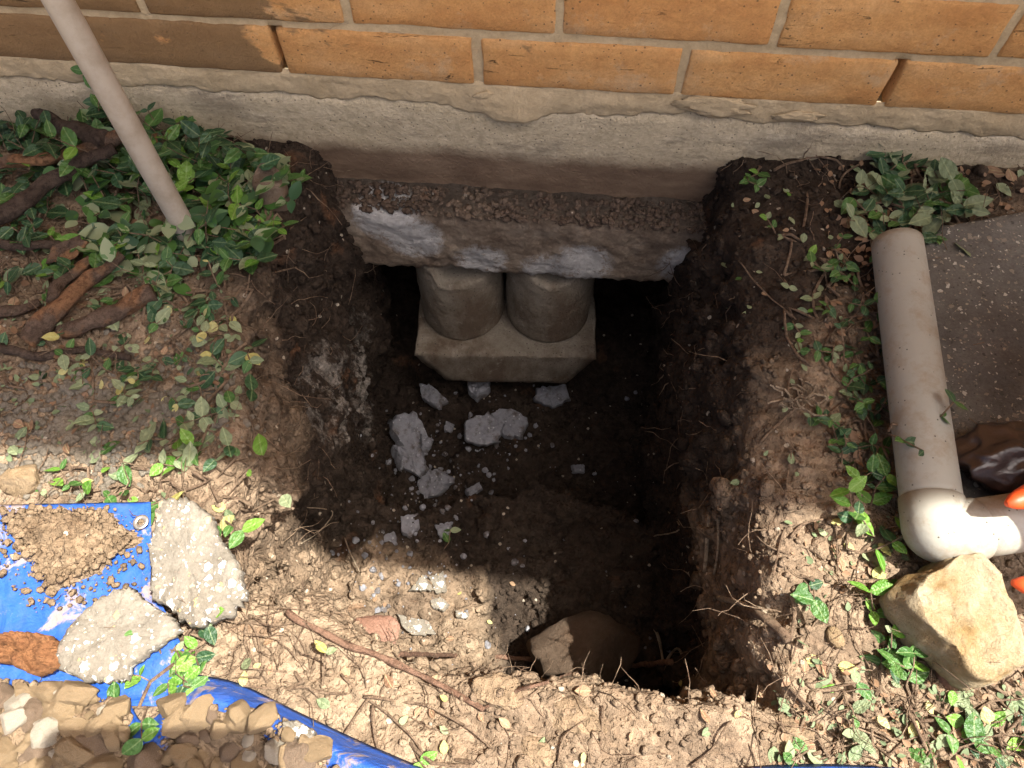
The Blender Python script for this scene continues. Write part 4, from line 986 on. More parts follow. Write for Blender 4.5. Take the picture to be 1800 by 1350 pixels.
# ------------------------------------------------------------------ roots at the hole's rim and sticks on the soil
stick('root', [(505, 1075), (545, 1100), (600, 1130), (660, 1150), (720, 1178), (790, 1212), (850, 1247)], 0.0036, 'root', 'long reddish root crossing the sunlit soil at the left front rim', 'root', None, 0.006, 0.002, 11, 8, 0.0026)
stick('root', [(850, 1245), (905, 1215), (960, 1200), (1010, 1180), (1040, 1165)], 0.0016, 'root', 'thin crooked root rising from the soil to the front rim', 'root', None, 0.006, 0.003, 12)
stick('root', [(700, 1150), (800, 1152), (880, 1155), (960, 1162), (1040, 1166), (1110, 1170), (1180, 1163)], 0.0026, 'root', 'straight red root running along the front rim over the rock', 'root', None, 0.004, 0.0015, 13, 8, 0.004)
stick('root', [(1300, 1062), (1340, 1085), (1375, 1110), (1388, 1125)], 0.0040, 'stem', 'forked brown root stub on the loose soil at right', 'root', None, 0.012, 0.002, 14, 8, 0.0052)
stick('root', [(1262, 1050, 0.02), (1300, 1060, 0.014), (1345, 1075, 0.01)], 0.0028, 'stem_pale', 'pale broken root end overhanging the right rim', 'root', None, 0.01, 0.002, 15)
stick('root', [(1388, 1125), (1395, 1080), (1390, 1040)], 0.0020, 'stem', 'upright thin root beside the brown stub', 'root', None, 0.01, 0.002, 16)
stick('root', [(1246, 905), (1243, 950), (1238, 1005)], 0.0024, 'stem_pale', 'pale vertical root hanging on the right hole wall', 'root', None, 0.008, 0.001, 17)
stick('root', [(1262, 910), (1262, 960), (1255, 1010)], 0.0014, 'stem_pale', 'thinner pale root hanging beside the first on the right wall', 'root', None, 0.008, 0.001, 18)
stick('root', [(1175, 900, 0.02), (1195, 930, 0.02), (1150, 942, 0.03)], 0.0010, 'stem_pale', 'thin pale hooked root tip poking into the hole', 'root', None, 0.01, 0.001, 19)
stick('root', [(540, 892), (585, 900, 0.02), (560, 935), (530, 955)], 0.0008, 'stem_pale', 'fine looping rootlet on the sunlit left rim', 'root', None, 0.01, 0.001, 20)
stick('root', [(606, 945), (615, 970), (632, 1005)], 0.0010, 'stem_pale', 'fine root dangling on the left wall near the shade line', 'root', None, 0.01, 0.001, 22)
stick('root', [(1150, 1100, 0.02), (1160, 1130, 0.01), (1165, 1160)], 0.0024, 'stem_pale', 'stubby white root end at the front rim beside the rock', 'root', None, 0.01, 0.002, 23)
stick('root', [(1170, 1165), (1190, 1140, 0.02), (1205, 1165)], 0.0020, 'stem_pale', 'bent white root end at the front right rim', 'root', None, 0.01, 0.002, 24)
tw = [([(600, 1185), (660, 1240), (720, 1290), (755, 1345)], .0013), ([(640, 1225), (740, 1240), (800, 1265), (860, 1310), (880, 1345)], .0013), ([(610, 1220), (560, 1215), (500, 1200)], .0012), ([(650, 1225), (620, 1270), (600, 1300)], .0012),
      ([(655, 1240), (660, 1290), (668, 1345)], .0014), ([(430, 1090), (480, 1100), (540, 1090)], .0012), ([(420, 1070), (450, 1110), (460, 1180)], .0012), ([(440, 1080), (430, 1130), (470, 1200)], .0014), ([(1060, 1240), (1058, 1290), (1050, 1345)], .0010),
      ([(1290, 1180), (1340, 1220), (1410, 1255)], .0012), ([(1315, 1210), (1280, 1270), (1250, 1320), (1215, 1345)], .0014), ([(1415, 1260), (1405, 1300), (1440, 1335), (1475, 1300)], .0013), ([(1470, 920), (1475, 1010), (1500, 1110), (1530, 1180), (1530, 1250)], .0008),
      ([(1500, 1248), (1560, 1250), (1610, 1248)], .0010), ([(1380, 930), (1370, 960), (1360, 1010)], .0012), ([(1390, 945), (1420, 920), (1450, 910)], .0016), ([(1300, 900), (1350, 960), (1440, 985)], .0010), ([(860, 1240), (930, 1225), (950, 1210)], .0012),
      ([(980, 1345), (990, 1300), (1030, 1260)], .0010), ([(560, 1080), (600, 1050), (660, 1040)], .0009), ([(1700, 1270), (1740, 1235), (1795, 1225)], .0012), ([(1560, 1330), (1590, 1300), (1640, 1290)], .0010)]
for i, (pp, r) in enumerate(tw):
    stick('twig', pp, r*1.2, 'stem', 'thin dry stem lying on the sunlit soil around the front of the hole', 'twig', 'dry stems on the sunlit soil', 0.004, 0.003, 60+i, 5, r*0.8)
ts = [([(1360, 300), (1420, 278), (1470, 280), (1482, 300)], .0016), ([(1475, 330), (1485, 305), (1510, 290)], .0016), ([(1385, 700), (1395, 650), (1410, 690), (1380, 720)], .0013), ([(1335, 780), (1370, 745), (1400, 715)], .0013), ([(1382, 860), (1388, 820), (1392, 795)], .0010),
      ([(1300, 460), (1340, 510), (1400, 560)], .0009), ([(1430, 590), (1450, 640), (1500, 700), (1520, 745)], .0012), ([(1480, 730), (1510, 715), (1545, 705)], .0010), ([(430, 520), (440, 470), (430, 440)], .0010), ([(395, 525), (400, 580), (390, 650)], .0012),
      ([(355, 530), (380, 560), (385, 620)], .0014), ([(265, 470), (270, 540), (266, 610)], .0010), ([(150, 590), (160, 650), (150, 700)], .0011), ([(300, 600), (340, 640), (400, 665)], .0012), ([(345, 800), (370, 740), (380, 700)], .0014), ([(430, 500), (480, 480), (520, 470)], .0012), ([(420, 460), (470, 430), (540, 380)], .0009)]
for i, (pp, r) in enumerate(ts):
    stick('twig', pp, r*1.2, 'stem', 'thin dry stem on the shaded ground beside the hole', 'twig', 'dry stems in the shade', 0.005, 0.003, 90+i, 5, r*0.8)
g = Joiner(); c0 = surf(1398, 705)
for k in range(26):
    a = RND.uniform(0, 6.28); r0 = RND.uniform(.004, .02); z = RND.uniform(.002, .012)
    ox, oy = RND.gauss(0, .008), RND.gauss(0, .006); cv = RND.uniform(-.7, .7); q_ = Vector((ox, oy, z)); L_ = [q_.copy()]
    for t in range(6): a += cv*RND.uniform(.3, 1.2); q_ = q_ + Vector((math.cos(a)*r0*.35, math.sin(a)*r0*.3, RND.gauss(0, .0015))); L_.append(q_.copy())
    g.add(tube_geo(L_, [0.0009*RND.uniform(.6, 1.4)]*7, 4, 0, 0, False))
o = link('grass_tuft', g.mesh('grass_tuft', 'stem_pale'), None, c0); tag(o, 'small dry straw tuft on the bare soil right of the hole', 'tuft')

# ------------------------------------------------------------------ plastic drain pipe with elbow
RP = 0.0288
def on_z(px, py, z): return at(px, py, z)
g1 = on_z(1577, 428, RP+0.006); g2 = on_z(1640, 905, RP+0.006); gdir = (g2-g1).normalized(); gright = Vector((-gdir.y, gdir.x, 0))
g3 = on_z(1830, 912, RP+0.006)
pipe = thing('drain_pipe', 'dirty off-white plastic drain pipe with an elbow, lying along the paving edge', 'pipe', (g1.x, g1.y, 0))
bz = Vector((g1.x, g1.y, 0))
def open_tube(P, r, t=0.004, n=40, inner=True):
    V, Fc = tube_geo(P, r, n, 0, 0, False); m = len(P)
    Vi, Fi = tube_geo(P, r-t, n, 0, 0, False); k0 = len(V); V = V+Vi; Fc = Fc + [tuple(i+k0 for i in reversed(f)) for f in Fi]
    for k in range(n):
        k2 = (k+1) % n; Fc.append((k, k0+k, k0+k2, k2)); e = (m-1)*n; Fc.append((e+k, e+k2, k0+e+k2, k0+e+k))
    return V, Fc
end1 = g2 - gdir*0.012
link('long_pipe', new_mesh('long_pipe', *open_tube([g1-bz + (end1-g1)*i/30 for i in range(31)], RP), 'pvc'), pipe)
corner = g2 + gdir*0.020
d2 = (g3-corner); d2.z = 0; d2.normalize()
arc = [g2-gdir*0.016]
pA = corner - gdir*0.008; pB = corner + d2*0.012
for i in range(13):
    t = i/12; arc.append((1-t)**2*pA + 2*t*(1-t)*corner + t*t*pB)
arc.append(corner + d2*0.042)
link('elbow', new_mesh('elbow', *open_tube([p-bz for p in arc], RP+0.0014, 0.003, 44), 'pvc'), pipe)
link('short_pipe', new_mesh('short_pipe', *open_tube([corner+d2*0.03-bz + d2*(0.5*i/20) for i in range(21)], RP), 'pvc'), pipe)

# ------------------------------------------------------------------ dark plastic bag and orange-handled shears at the right edge
def bag_geo():
    V, Fc = ico(5); out = []
    for v in V:
        p = v*(1+0.25*noise.noise(v*1.2)); cr = abs(noise.noise(Vector((v.x*1.3+4, v.y*1.9, v.z*1.2)))) + 0.25*abs(noise.noise(v*2.6))
        p = p*(1-0.38*cr); p.z = max(p.z, -0.45); out.append((p.x*0.062, p.y*0.040, p.z*0.032+0.012))
    return out, Fc
put('plastic_bag', bag_geo(), 'bag', at(1765, 815, 0.02), 'crumpled glossy dark brown plastic bag on the paving', 'bag', None, (0, 0, 0.15))
h1, h2 = at(1770, 886, 0.10), at(1779, 1024, 0.05)
piv = at(2060, 960, 0.06)
sh = thing('shears', 'hand shears with two orange plastic handles poking in at the right edge', 'shears', (piv.x, piv.y, 0))
for e, bow, nm in ((h1, 0.030, 0), (h2, -0.022, 1)):
    dd = piv-e; nn = Vector((-dd.y, dd.x, 0)).normalized()
    P = [e + dd*t*0.9 + nn*bow*math.sin(t*math.pi*0.9) for t in np.linspace(0, 1, 20)]
    rad = [0.003 + 0.011*min(1, t*4)**0.6 for t in np.linspace(0, 1, 20)]
    link('handle', new_mesh('handle', *tube_geo([p-Vector((piv.x, piv.y, 0)) for p in P], rad, 16, 3, 0.05), 'orange'), sh)
bl = [piv + Vector((0.0, 0.0, 0.0)) - Vector((piv.x, piv.y, 0)), Vector((0.10, 0.012, 0.03)), Vector((0.2, 0.01, 0.01))]
link('blade', new_mesh('blade', *tube_geo(resample(bl, 0.01), [0.012*(1-0.04*i) for i in range(len(resample(bl, 0.01)))], 8), 'metal'), sh)

# unseen pail, added to cast the shadow that falls on the pipe
bk = thing('added_bucket', 'black pail added out of view, standing in for what shades the pipe', 'added_bucket', (0.690, 0.355, 0.012))
def bucket_geo():
    prof = [(0.0, 0.0), (0.115, 0.0), (0.118, 0.01), (0.14, 0.33), (0.147, 0.335), (0.147, 0.35), (0.138, 0.352), (0.132, 0.33), (0.112, 0.012), (0.0, 0.012)]; n = 48
    V = [(r*math.cos(2*math.pi*k/n), r*math.sin(2*math.pi*k/n), z) for r, z in prof for k in range(n)]
    return V, [(i*n+k, i*n+(k+1) % n, (i+1)*n+(k+1) % n, (i+1)*n+k) for i in range(len(prof)-1) for k in range(n)]
link('pail', new_mesh('pail', *bucket_geo(), 'black'), bk)
link('handle', new_mesh('handle', *tube_geo([(0.148*math.cos(a), 0.15*math.sin(a)*0.75+0.02, 0.33-0.11*math.sin(a)) for a in np.linspace(0, math.pi, 24)], 0.0035, 8), 'metal'), bk)

# ------------------------------------------------------------------ big rocks
def limestone_geo():
    V, Fc = ico(5); out = []
    S = [at(x, y, 0.03) for x, y in ((1578, 1045), (1640, 1000), (1706, 965), (1742, 1000), (1760, 1050), (1795, 1110), (1788, 1185), (1720, 1205), (1660, 1150), (1600, 1105))]
    c = sum(S, Vector())/len(S); ang = sorted([(math.atan2(p.y-c.y, p.x-c.x), (Vector((p.x-c.x, p.y-c.y))).length) for p in S])
    def rad(a):
        for i in range(len(ang)):
            a0, r0 = ang[i]; a1, r1 = ang[(i+1) % len(ang)]
            if i == len(ang)-1: a1 += 2*math.pi
            aa = a if a >= ang[0][0] else a+2*math.pi
            if a0 <= aa <= a1: return r0+(r1-r0)*(aa-a0)/(a1-a0)
        return ang[0][1]
    for v in V:
        a = math.atan2(v.y, v.x); hr = math.hypot(v.x, v.y); r = rad(a)
        e = hr**0.62; z = v.z
        zz = 0.032 + (0.040*min(z, 0.62)/0.62 if z > 0 else 0.044*z)
        p = Vector((math.cos(a)*r*e, math.sin(a)*r*e, zz)); q = p*22+Vector((3, 8, 1))
        k = 1+0.13*noise.fractal(q, 0.75, 2.1, 6)
        p = Vector((p.x*k, p.y*k, p.z + 0.011*noise.fractal(q*0.9+Vector((7, 0, 0)), 0.8, 2, 5)))
        p.z += 0.012*max(0, p.y/0.06)*(1 if z > 0 else 0)
        out.append(p)
    return c, (out, Fc)
c_, g_ = limestone_geo()
put('limestone_rock', g_, 'limestone', Vector((c_.x, c_.y, down(c_.x, c_.y)-0.004)), 'large cream limestone rock with ochre stains beside the pipe elbow', 'rock')
p = surf(1045, 1120); put('rock', rock_geo(43, (0.115, 0.07, 0.08), 4, 14, 0.07), 'stone_dark', Vector((at(1025, 1130, -0.45).x, 0.215, -0.475)), 'angular brown rock in the deep shadow at the front of the hole', 'rock', None, (0.1, 0.15, 0.5))
p = surf(40, 840, 0.006); put('rock', rock_geo(44, (0.026, 0.022, 0.016), 4, 6, 0.1), 'stone_tan', p, 'tan stone at the left edge just above the blue tarp', 'rock')
p = surf(1675, 1190, 0.006); put('rock', rock_geo(45, (0.016, 0.014, 0.012), 3, 6, 0.1), 'stone_red', p, 'small reddish stone under the lower tip of the limestone', 'rock')
p = surf(1470, 1120, 0.003); put('rock', rock_geo(46, (0.010, 0.010, 0.008), 3, 6, 0.1), 'stone_tan', p, 'small tan pebble on the loose soil front right', 'rock')
p = surf(660, 1115, 0.0); put('rock', rock_geo(47, (0.028, 0.024, 0.010), 4, 6, 0.1), 'stone_red', p, 'reddish round stone half buried on the sunlit ledge', 'rock')

# ------------------------------------------------------------------ concrete fragments in the hole
def shard(px_outline, thick, seed, mat, label, cat='fragment', tilt=(0, 0), lift=0.0, group=None, ragged=0.12, bumpy=0.13):
    P = [hit(x, y) for x, y in px_outline]; c = sum(P, Vector())/len(P); z = min(down(c.x, c.y, 0.3 if c.z > -0.1 else c.z+0.08), c.z+0.03)
    Q = [at(x, y, z) for x, y in px_outline]; c = sum(Q, Vector())/len(Q)
    return put('concrete_fragment', chip_geo([(q.x-c.x, q.y-c.y) for q in Q], thick, seed, bumpy*0.6, 30, ragged), mat, Vector((c.x, c.y, z-0.004+lift)), label, cat, group, (tilt[0], tilt[1], 0), False)
IN = [([(690, 745), (725, 738), (745, 775), (740, 800), (700, 790), (684, 768)], .022, 'largest grey concrete fragment at the left of the pit floor'),
      ([(705, 795), (740, 790), (752, 830), (738, 840), (715, 825)], .016, 'grey fragment leaning on the largest one in the pit'),
      ([(690, 800), (708, 800), (718, 830), (700, 835)], .014, 'narrow grey fragment by the left pit wall'),
      ([(742, 845), (775, 830), (805, 848), (780, 868), (752, 872)], .016, 'grey fragment nearest the step edge at the pit left'),
      ([(738, 775), (758, 785), (750, 800), (738, 798)], .014, 'small grey fragment touching the largest one'),
      ([(822, 750), (855, 738), (880, 755), (870, 780), (840, 785), (820, 775)], .018, 'grey fragment in the middle of the pit floor'),
      ([(865, 735), (900, 728), (925, 745), (915, 770), (885, 770), (875, 755)], .015, 'grey fragment lying right against the middle one'),
      ([(745, 685), (765, 690), (790, 715), (775, 728), (752, 710)], .016, 'grey fragment beside the dark gap under the cap'),
      ([(826, 675), (858, 675), (860, 695), (840, 712), (826, 700)], .018, 'tan grey fragment standing just below the pier cap'),
      ([(945, 690), (990, 685), (998, 705), (970, 718), (942, 708)], .02, 'dim fragment at the right below the pier cap'),
      ([(790, 745), (800, 750), (795, 762), (785, 758)], .009, 'tiny pale fragment between the pit fragments'),
      ([(1002, 825), (1022, 822), (1022, 834), (1005, 836)], .008, 'small lone pale pebble fragment on the right pit floor'),
      ([(818, 868), (840, 855), (845, 865), (825, 880)], .012, 'thin fragment at the front lip of the pit')]
def grow(pp, k):
    mx, my = sum(a for a, b in pp)/len(pp), sum(b for a, b in pp)/len(pp); return [(mx+(a-mx)*k, my+(b-my)*k) for a, b in pp]
for i, (pp, t, lb) in enumerate(IN): shard(grow(pp, 1.16), t*1.7, 200+i, 'chip', lb, tilt=(RND.uniform(-.4, .4), RND.uniform(-.4, .4)), lift=0.004+0.004*(i % 3))
ST = [([(705, 912), (735, 905), (738, 930), (720, 948), (706, 940)], .014, 'grey fragment on the shaded ledge near the left wall'),
      ([(765, 925), (798, 918), (790, 945), (775, 948)], .012, 'grey fragment on the ledge behind the three leaf sprig'),
      ([(668, 945), (695, 935), (700, 958), (675, 965)], .012, 'dim grey fragment on the ledge close to the left wall'),
      ([(720, 1040), (745, 1010), (765, 1040)], .010, 'triangular pale fragment half in the sun on the ledge'),
      ([(755, 1015), (780, 1005), (788, 1040), (768, 1045)], .010, 'pale fragment beside the triangular one on the ledge'),
      ([(755, 1058), (775, 1052), (790, 1066), (780, 1078), (758, 1070)], .010, 'small sunlit pale fragment on the ledge'),
      ([(700, 1080), (755, 1092), (766, 1115), (730, 1118), (710, 1105)], .010, 'long pointed pale fragment in the sun on the ledge'),
      ([(800, 1075), (825, 1080), (822, 1090), (803, 1088)], .008, 'smallest white fragment in the sun on the ledge')]
for i, (pp, t, lb) in enumerate(ST): shard(pp, t, 240+i, 'chip' if i < 3 else 'chunk', lb, tilt=(RND.uniform(-.2, .2), RND.uniform(-.2, .2)), lift=0.002)
def step_w(P, N):
    w = 0.03
    for px, py, z, r in ((700, 960, -0.48, .008), (725, 800, -0.65, .005), (870, 760, -0.65, .004), (770, 850, -0.65, .003)):
        q = at(px, py, z); w = w+np.exp(-((P[:, 0]-q.x)**2+(P[:, 1]-q.y)**2)/r)
    return (N[:, 2] > 0.6)*((P[:, 2] < -0.4)*1.0)*w
p_, n_ = scatter(520, step_w); stuff('rubble_grit', crumb_mesh('rubble_grit', p_, n_, sizes(520, 0.0012, 0.0075, 3.2), 'chip', 2), 'small grey concrete bits strewn on the floor of the hole', 'rubble')

# ------------------------------------------------------------------ blue tarp
tz = 0.010
tb = at(120, 1000, 0); tarp = thing('tarp', 'blue woven tarp with folded edge at the bottom left, loaded with stones and soil', 'tarp', (tb.x, tb.y, 0))
def interp(t, tab):
    for i in range(len(tab)-1):
        if tab[i][0] <= t <= tab[i+1][0]:
            k = (t-tab[i][0])/(tab[i+1][0]-tab[i][0]); return tab[i][1]+(tab[i+1][1]-tab[i][1])*k
    return tab[-1][1] if t > tab[-1][0] else tab[0][1]
def sheet_fn(u, w):
    py = 882 + (1240-882)*w; xr = interp(py, [(882, 264), (960, 266), (1030, 264), (1090, 300), (1160, 330), (1240, 320)]); px = -260 + (xr+260)*u
    py2 = py + (1-u)*10*(1-w)
    q = at(px, py2, 0); z = max(down(q.x, q.y)+0.003, -0.004) + 0.004 + 0.005*noise.noise(Vector((px*0.012, py*0.016, 3))) + 0.003*abs(noise.noise(Vector((px*0.05, py*0.02, 8))))
    if u > 0.985 or w < 0.01: z -= 0.004
    p = at(px, py2, z); return (p.x-tb.x, p.y-tb.y, p.z)
def add_solid(o, t=0.0012):
    m = o.modifiers.new('thickness', 'SOLIDIFY'); m.thickness = t; m.offset = 1
sh1 = link('sheet', new_mesh('sheet', *grid_geo(110, 80, sheet_fn), 'tarp'), tarp); add_solid(sh1)
RG = [(-260, 1190), (60, 1188), (150, 1192), (195, 1198), (228, 1240), (250, 1272), (275, 1262), (300, 1228), (332, 1192), (375, 1193), (430, 1208), (520, 1252), (640, 1308), (740, 1350), (860, 1395)]
rgv = resample([(a, b, 0) for a, b in RG], 6)
def fold_fn(u, w):
    r = rgv[min(len(rgv)-1, round(u*(len(rgv)-1)))]; px, py = r.x, r.y
    fade = sstep(60, 330, px) if True else 1
    hgt = 0.014 + 0.030*float(sstep(270, 420, px))
    prof = math.sin(min(1, w*5.5)*math.pi*0.72)/math.sin(math.pi*0.72) if w*5.5 < 1 else max(0.35, 1-(w*5.5-1)*0.32)
    z = 0.002 + hgt*max(0, math.sin(min(1.0, w*6)*math.pi*0.5))*(1 if w < 0.16 else max(0.42, 1-(w-0.16)*1.6)) + 0.004*noise.noise(Vector((px*0.02, py*0.02+w*6, 4))) + 0.003*abs(noise.noise(Vector((px*0.01+w*5, w*9, 2))))
    py2 = py + w*230 - (0 if w > 0 else 3); px2 = px - w*60
    g = at(px2, py2, 0); gz = down(g.x, g.y); p = at(px2, py2, max(gz, -0.01)+z+0.002)
    return (p.x-tb.x, p.y-tb.y, p.z)
sh2 = link('folded_edge', new_mesh('folded_edge', *grid_geo(len(rgv), 70, fold_fn), 'tarp'), tarp); add_solid(sh2)
# raised hem ridge and grommet
gp = Vector(sheet_fn(0.953, 0.085)); gp = gp
gq = at(240, 912, tz+0.006)
def torus_geo(R, r, n=28, m=10):
    V = [((R+r*math.cos(2*math.pi*j/m))*math.cos(2*math.pi*i/n), (R+r*math.cos(2*math.pi*j/m))*math.sin(2*math.pi*i/n), r*0.5*math.sin(2*math.pi*j/m)) for i in range(n) for j in range(m)]
    return V, [(i*m+j, ((i+1) % n)*m+j, ((i+1) % n)*m+(j+1) % m, i*m+(j+1) % m) for i in range(n) for j in range(m)]
gz = 0.006+max(down(gq.x, gq.y)+0.003, -0.004)+0.004
link('grommet', new_mesh('grommet', *torus_geo(0.0058, 0.0024), 'metal'), tarp, (gq.x-tb.x, gq.y-tb.y, gz))
link('grommet_hole', new_mesh('grommet_hole', *cyl_geo(0.0045, 0.001, 2, None, 20, 3), 'soil_dry'), tarp, (gq.x-tb.x, gq.y-tb.y, gz-0.001))
# second bit of blue tarp at the bottom edge
t2 = at(1440, 1352, 0)
def bit_fn(u, w):
    px = 1290 + 300*u; py = 1343 + 8*(2*u-1)**2 + 120*w
    z = 0.004 + 0.02*math.sin(math.pi*min(1, w*3+0.05))*math.sin(math.pi*u) + 0.002*noise.noise(Vector((u*9, w*9, 1))); g = at(px, py, 0); p = at(px, py, down(g.x, g.y)+z); return (p.x-t2.x, p.y-t2.y, p.z)
o = link('tarp', new_mesh('tarp', *grid_geo(50, 20, bit_fn), 'tarp'), None, (t2.x, t2.y, 0)); tag(o, 'rounded edge of a second blue tarp at the bottom right of centre', 'tarp'); add_solid(o)

TB = BVHTree.FromPolygons([Vector(v)+Vector((tb.x, tb.y, 0)) for v in grid_geo(110, 80, sheet_fn)[0]] + [Vector(v)+Vector((tb.x, tb.y, 0)) for v in grid_geo(len(rgv), 70, fold_fn)[0]],
    grid_geo(110, 80, lambda a, b: (0, 0, 0))[1] + [tuple(i+110*80 for i in f) for f in grid_geo(len(rgv), 70, lambda a, b: (0, 0, 0))[1]])
def tarp_z(x, y):
    h = TB.ray_cast(Vector((x, y, 0.3)), Vector((0, 0, -1))); g = down(x, y); return max(h[0].z+0.0013, g) if h[0] is not None else g
def on_tarp(px, py):
    g = at(px, py, 0.02)
    for _ in range(3): g = at(px, py, tarp_z(g.x, g.y))
    return g
# loose soil on the tarp: a low mound with crumbs
heap = [(18, 905), (60, 893), (180, 898), (215, 925), (256, 950), (205, 972), (175, 1005), (120, 1030), (85, 1045), (78, 1010), (40, 965)]
hp = [on_tarp(x, y) for x, y in heap]; hc = sum(hp, Vector())/len(hp)
def heap_geo(hp, hc, top):
    V = []; Fc = []; n = 84; P = resample(hp+[hp[0]], 0.004); P = [P[int(i*(len(P)-1)/n)] for i in range(n)]
    rings = np.linspace(1.0, 0.0, 24)
    for s in rings:
        for k, p in enumerate(P):
            q = hc + (p-hc)*s*(1+0.14*noise.fractal(Vector((k*0.5, 1, 2)), 0.8, 2, 3)*s)
            b = tarp_z(q.x, q.y); hh = top*(1-s**3) + (0.0045*noise.fractal(Vector((q.x*70, q.y*70, 4)), 0.8, 2, 4) if s < 0.97 else -0.002)
            V.append((q.x-hc.x, q.y-hc.y, b + hh - hc.z))
    for i in range(len(rings)-1):
        for k in range(n): k2 = (k+1) % n; Fc.append((i*n+k, i*n+k2, (i+1)*n+k2, (i+1)*n+k))
    return V, Fc
stuff('soil_heap', new_mesh('soil_heap', *heap_geo(hp, hc, 0.014), 'soil_dry'), 'tan soil heaped on the flat part of the blue tarp', 'soil', None, hc)
for pl, lb in (([(-60, 1205), (60, 1212), (130, 1225), (190, 1240), (232, 1300), (228, 1390), (-60, 1400)], 'tan soil caked on the tarp around the stones at the bottom left corner'),
               ([(305, 1262), (365, 1245), (440, 1262), (470, 1300), (560, 1340), (580, 1400), (300, 1400)], 'tan soil caked on the tarp right of its fold')):
    ph = [on_tarp(x, y) for x, y in pl]; pc2 = sum(ph, Vector())/len(ph)
    stuff('soil_heap', new_mesh('soil_heap', *heap_geo(ph, pc2, 0.007), 'soil_dry'), lb, 'soil', None, pc2)
pp = []; 
for (x, y) in fill([(0, 895), (200, 885), (262, 950), (262, 1030), (180, 1060), (60, 1080), (0, 1000)], 420, 71, 3): pp.append(tuple(on_tarp(x, y)+Vector((0, 0, 0.002))))
for (x, y) in fill([(10, 900), (180, 898), (245, 950), (170, 1005), (90, 1035), (45, 965)], 1300, 72, 1.5): q = on_tarp(x, y); pp.append((q.x, q.y, q.z+0.010))
for (x, y) in fill([(0, 1190), (230, 1240), (230, 1350), (0, 1350)], 900, 73, 2): pp.append(tuple(on_tarp(x, y)+Vector((0, 0, 0.001))))
for (x, y) in fill([(280, 1250), (470, 1240), (600, 1350), (280, 1350)], 600, 74, 2): pp.append(tuple(on_tarp(x, y)+Vector((0, 0, 0.001))))
pp = np.array(pp); stuff('tarp_crumbs', crumb_mesh('tarp_crumbs', pp, np.tile([0, 0, 1.0], (len(pp), 1)), sizes(len(pp), 0.0008, 0.0058, 3.2), 'soil_dry'), 'tan soil crumbs strewn on the blue tarp', 'soil')
# stones on the tarp
sp = fill([(-10, 1215), (110, 1200), (215, 1235), (240, 1290), (235, 1365), (-10, 1365)], 52, 81, 20) + fill([(300, 1262), (360, 1240), (470, 1262), (600, 1330), (590, 1365), (290, 1365)], 26, 82, 25)
rocks_m = [new_mesh('stone', *rock_geo(300+k, (1.35, 1.05, 0.85), 4, 16, 0.07, 0.0, 0.42, 0.75), m, False) for k, m in enumerate(('stone_tan', 'stone_pale', 'stone_tan', 'stone_brown', 'stone_tan', 'stone_tan', 'stone_tan'))]
for i, (x, y) in enumerate(sp):
    p = on_tarp(x, y)+Vector((0, 0, 0.004)); s = 0.006+0.011*RND.random()**1.7
    o = link('stone', rocks_m[i % len(rocks_m)], None, p+Vector((0, 0, s*0.42)), (RND.uniform(-.4, .4), RND.uniform(-.4, .4), RND.uniform(0, 6.28)), s)
    cn = 'pale' if i % 7 == 1 else 'brown' if i % 7 == 3 else 'tan'; sd = 'right of' if x > 270 else 'left of'; tag(o, f'small {cn} stone in the rubble {sd} the tarp fold', 'stone', f'{cn} stones {sd} the tarp fold')
for x, y, s, k, lb in ((305, 960+285, .016, 0, 'oval tan stone on the tarp below the vine tuft'), (110, 1245, .019, 2, 'big flat tan stone in the rubble left of the tarp fold'), (348, 1258, .017, 4, 'rust tan stone on the tarp left of the grey concrete bit'), (420, 1272, .016, 2, 'broad tan stone in the middle of the tarp fold'),
                       (530, 1330, .020, 3, 'large brown stone at the bottom edge on the tarp'), (165, 1310, .020, 3, 'large brown stone in the shadow at the bottom left'), (265, 1345, .020, 3, 'brown stone in the middle of the shadow at the bottom edge'), (205, 1255, .016, 6, 'long tan stone beside the tarp fold line')):
    p = on_tarp(x, y); o = link('stone', rocks_m[k], None, p+Vector((0, 0, s*0.35)), (0, 0, RND.uniform(0, 6.28)), s); tag(o, lb, 'stone')
def slab_piece(outl, z, thick, seed, mat, label, name='concrete_slab_piece', cat='concrete piece', tilt=(0, 0), ragged=0.055, bumpy=0.14, n=120):
    Q = [at(x, y, z+thick) for x, y in outl]; c = sum(Q, Vector())/len(Q)
    return put(name, chip_geo([(q.x-c.x, q.y-c.y) for q in Q], thick, seed, bumpy, n, ragged), mat, Vector((c.x, c.y, z)), label, cat, None, (tilt[0], tilt[1], 0))
slab_piece([(278, 870), (330, 872), (372, 905), (385, 945), (420, 985), (432, 1045), (410, 1075), (375, 1090), (335, 1100), (290, 1065), (262, 1045), (265, 1000), (258, 960), (270, 920)], 0.008, 0.020, 301, 'chunk', 'tall pale broken concrete piece with white aggregate beside the tarp grommet', tilt=(0.05, -0.05))
slab_piece([(195, 1035), (225, 1030), (265, 1065), (300, 1085), (315, 1105), (280, 1130), (225, 1170), (220, 1195), (150, 1200), (105, 1180), (92, 1160), (108, 1110), (140, 1075)], 0.010, 0.018, 302, 'chunk', 'rounder pale broken concrete piece lying on the blue tarp', tilt=(-0.04, 0.03))
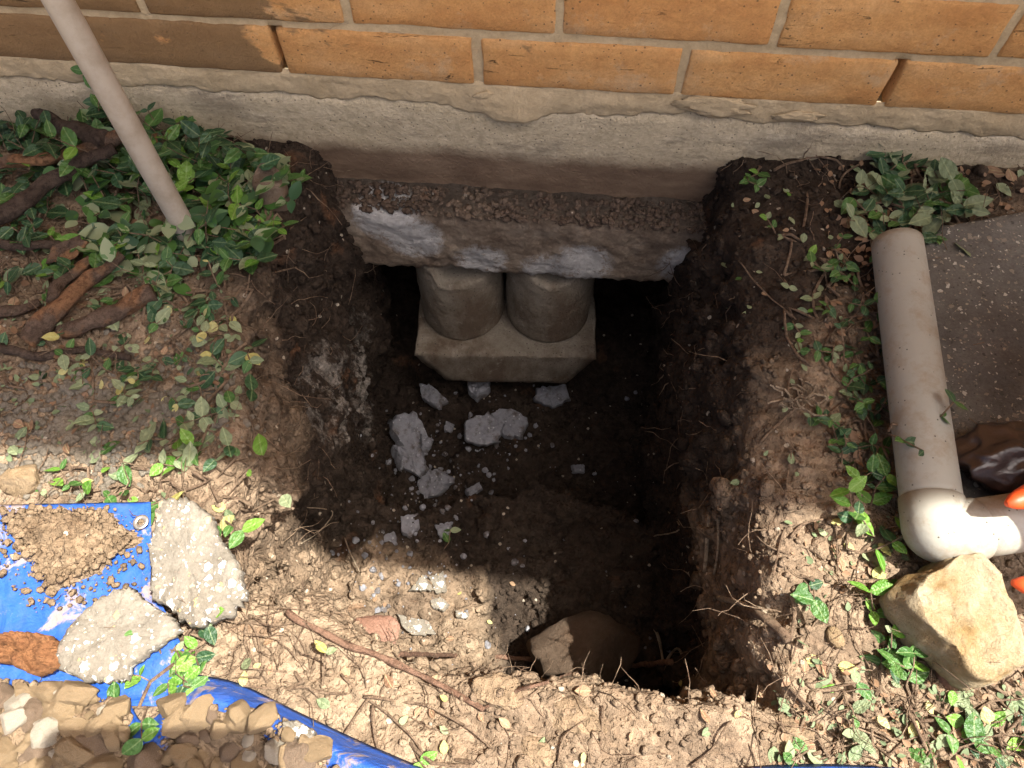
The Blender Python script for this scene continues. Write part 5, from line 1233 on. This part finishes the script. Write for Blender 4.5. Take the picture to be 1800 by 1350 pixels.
slab_piece([(495, 1268), (520, 1265), (552, 1285), (550, 1298), (520, 1298), (498, 1290)], on_tarp(520, 1282).z, 0.012, 303, 'chunk', 'small grey concrete bit on the rolled tarp edge', ragged=0.06)
slab_piece([(-40, 1120), (30, 1108), (85, 1115), (104, 1140), (98, 1170), (60, 1188), (10, 1165), (-40, 1160)], 0.012, 0.020, 304, 'wood', 'split orange wood chunk at the left edge beside the concrete piece', 'wood_chunk', 'wood', ragged=0.05, bumpy=0.25)

# ------------------------------------------------------------------ bare soil plates: flat trodden lumps front centre
for i, (x, y, a, b) in enumerate(((880, 1215, .030, .018), (1000, 1270, .036, .022), (940, 1330, .026, .018), (1380, 1290, .03, .02))):
    p = surf(x, y, -0.004); put('soil_clod', rock_geo(400+i, (a, b, 0.010), 4, 7, 0.10), 'soil_dry', p, ('flat tan clod just in front of the rim root', 'largest flat tan clod in the sun at front centre', 'flat tan clod nearest the bottom edge at centre', 'flat tan clod near the second tarp edge')[i], 'soil clod')

# ------------------------------------------------------------------ the photographer's phone, whose shadow falls on the tarp
RV, UV, FV = Vector(_r), Vector(_u), Vector(_f)
pc_ = EYE - UV*0.046 - FV*0.009 + RV*0.0
phone = thing('phone', 'black phone held level over the ground, throwing the shadow on the tarp', 'phone', pc_)
def plate(w, h, t, z0, r=0.012, n=8):
    out = []
    for sx, sy, a0 in ((1, 1, 0), (-1, 1, 90), (-1, -1, 180), (1, -1, 270)):
        for k in range(n+1):
            a = math.radians(a0+90*k/n); out.append((sx*(w/2-r)+r*math.cos(a), sy*(h/2-r)+r*math.sin(a)))
    m = len(out); V = [RV*x+UV*y-FV*z for z in (z0, z0+t) for x, y in out]
    return V, [tuple(range(m-1, -1, -1)), tuple(range(m, 2*m))] + [(k, (k+1) % m, m+(k+1) % m, m+k) for k in range(m)]
link('body', new_mesh('body', *plate(0.20, 0.080, 0.009, -0.0045), 'black', False), phone)
link('screen', new_mesh('screen', *plate(0.188, 0.071, 0.0006, 0.0047, 0.009), 'glass', False), phone)
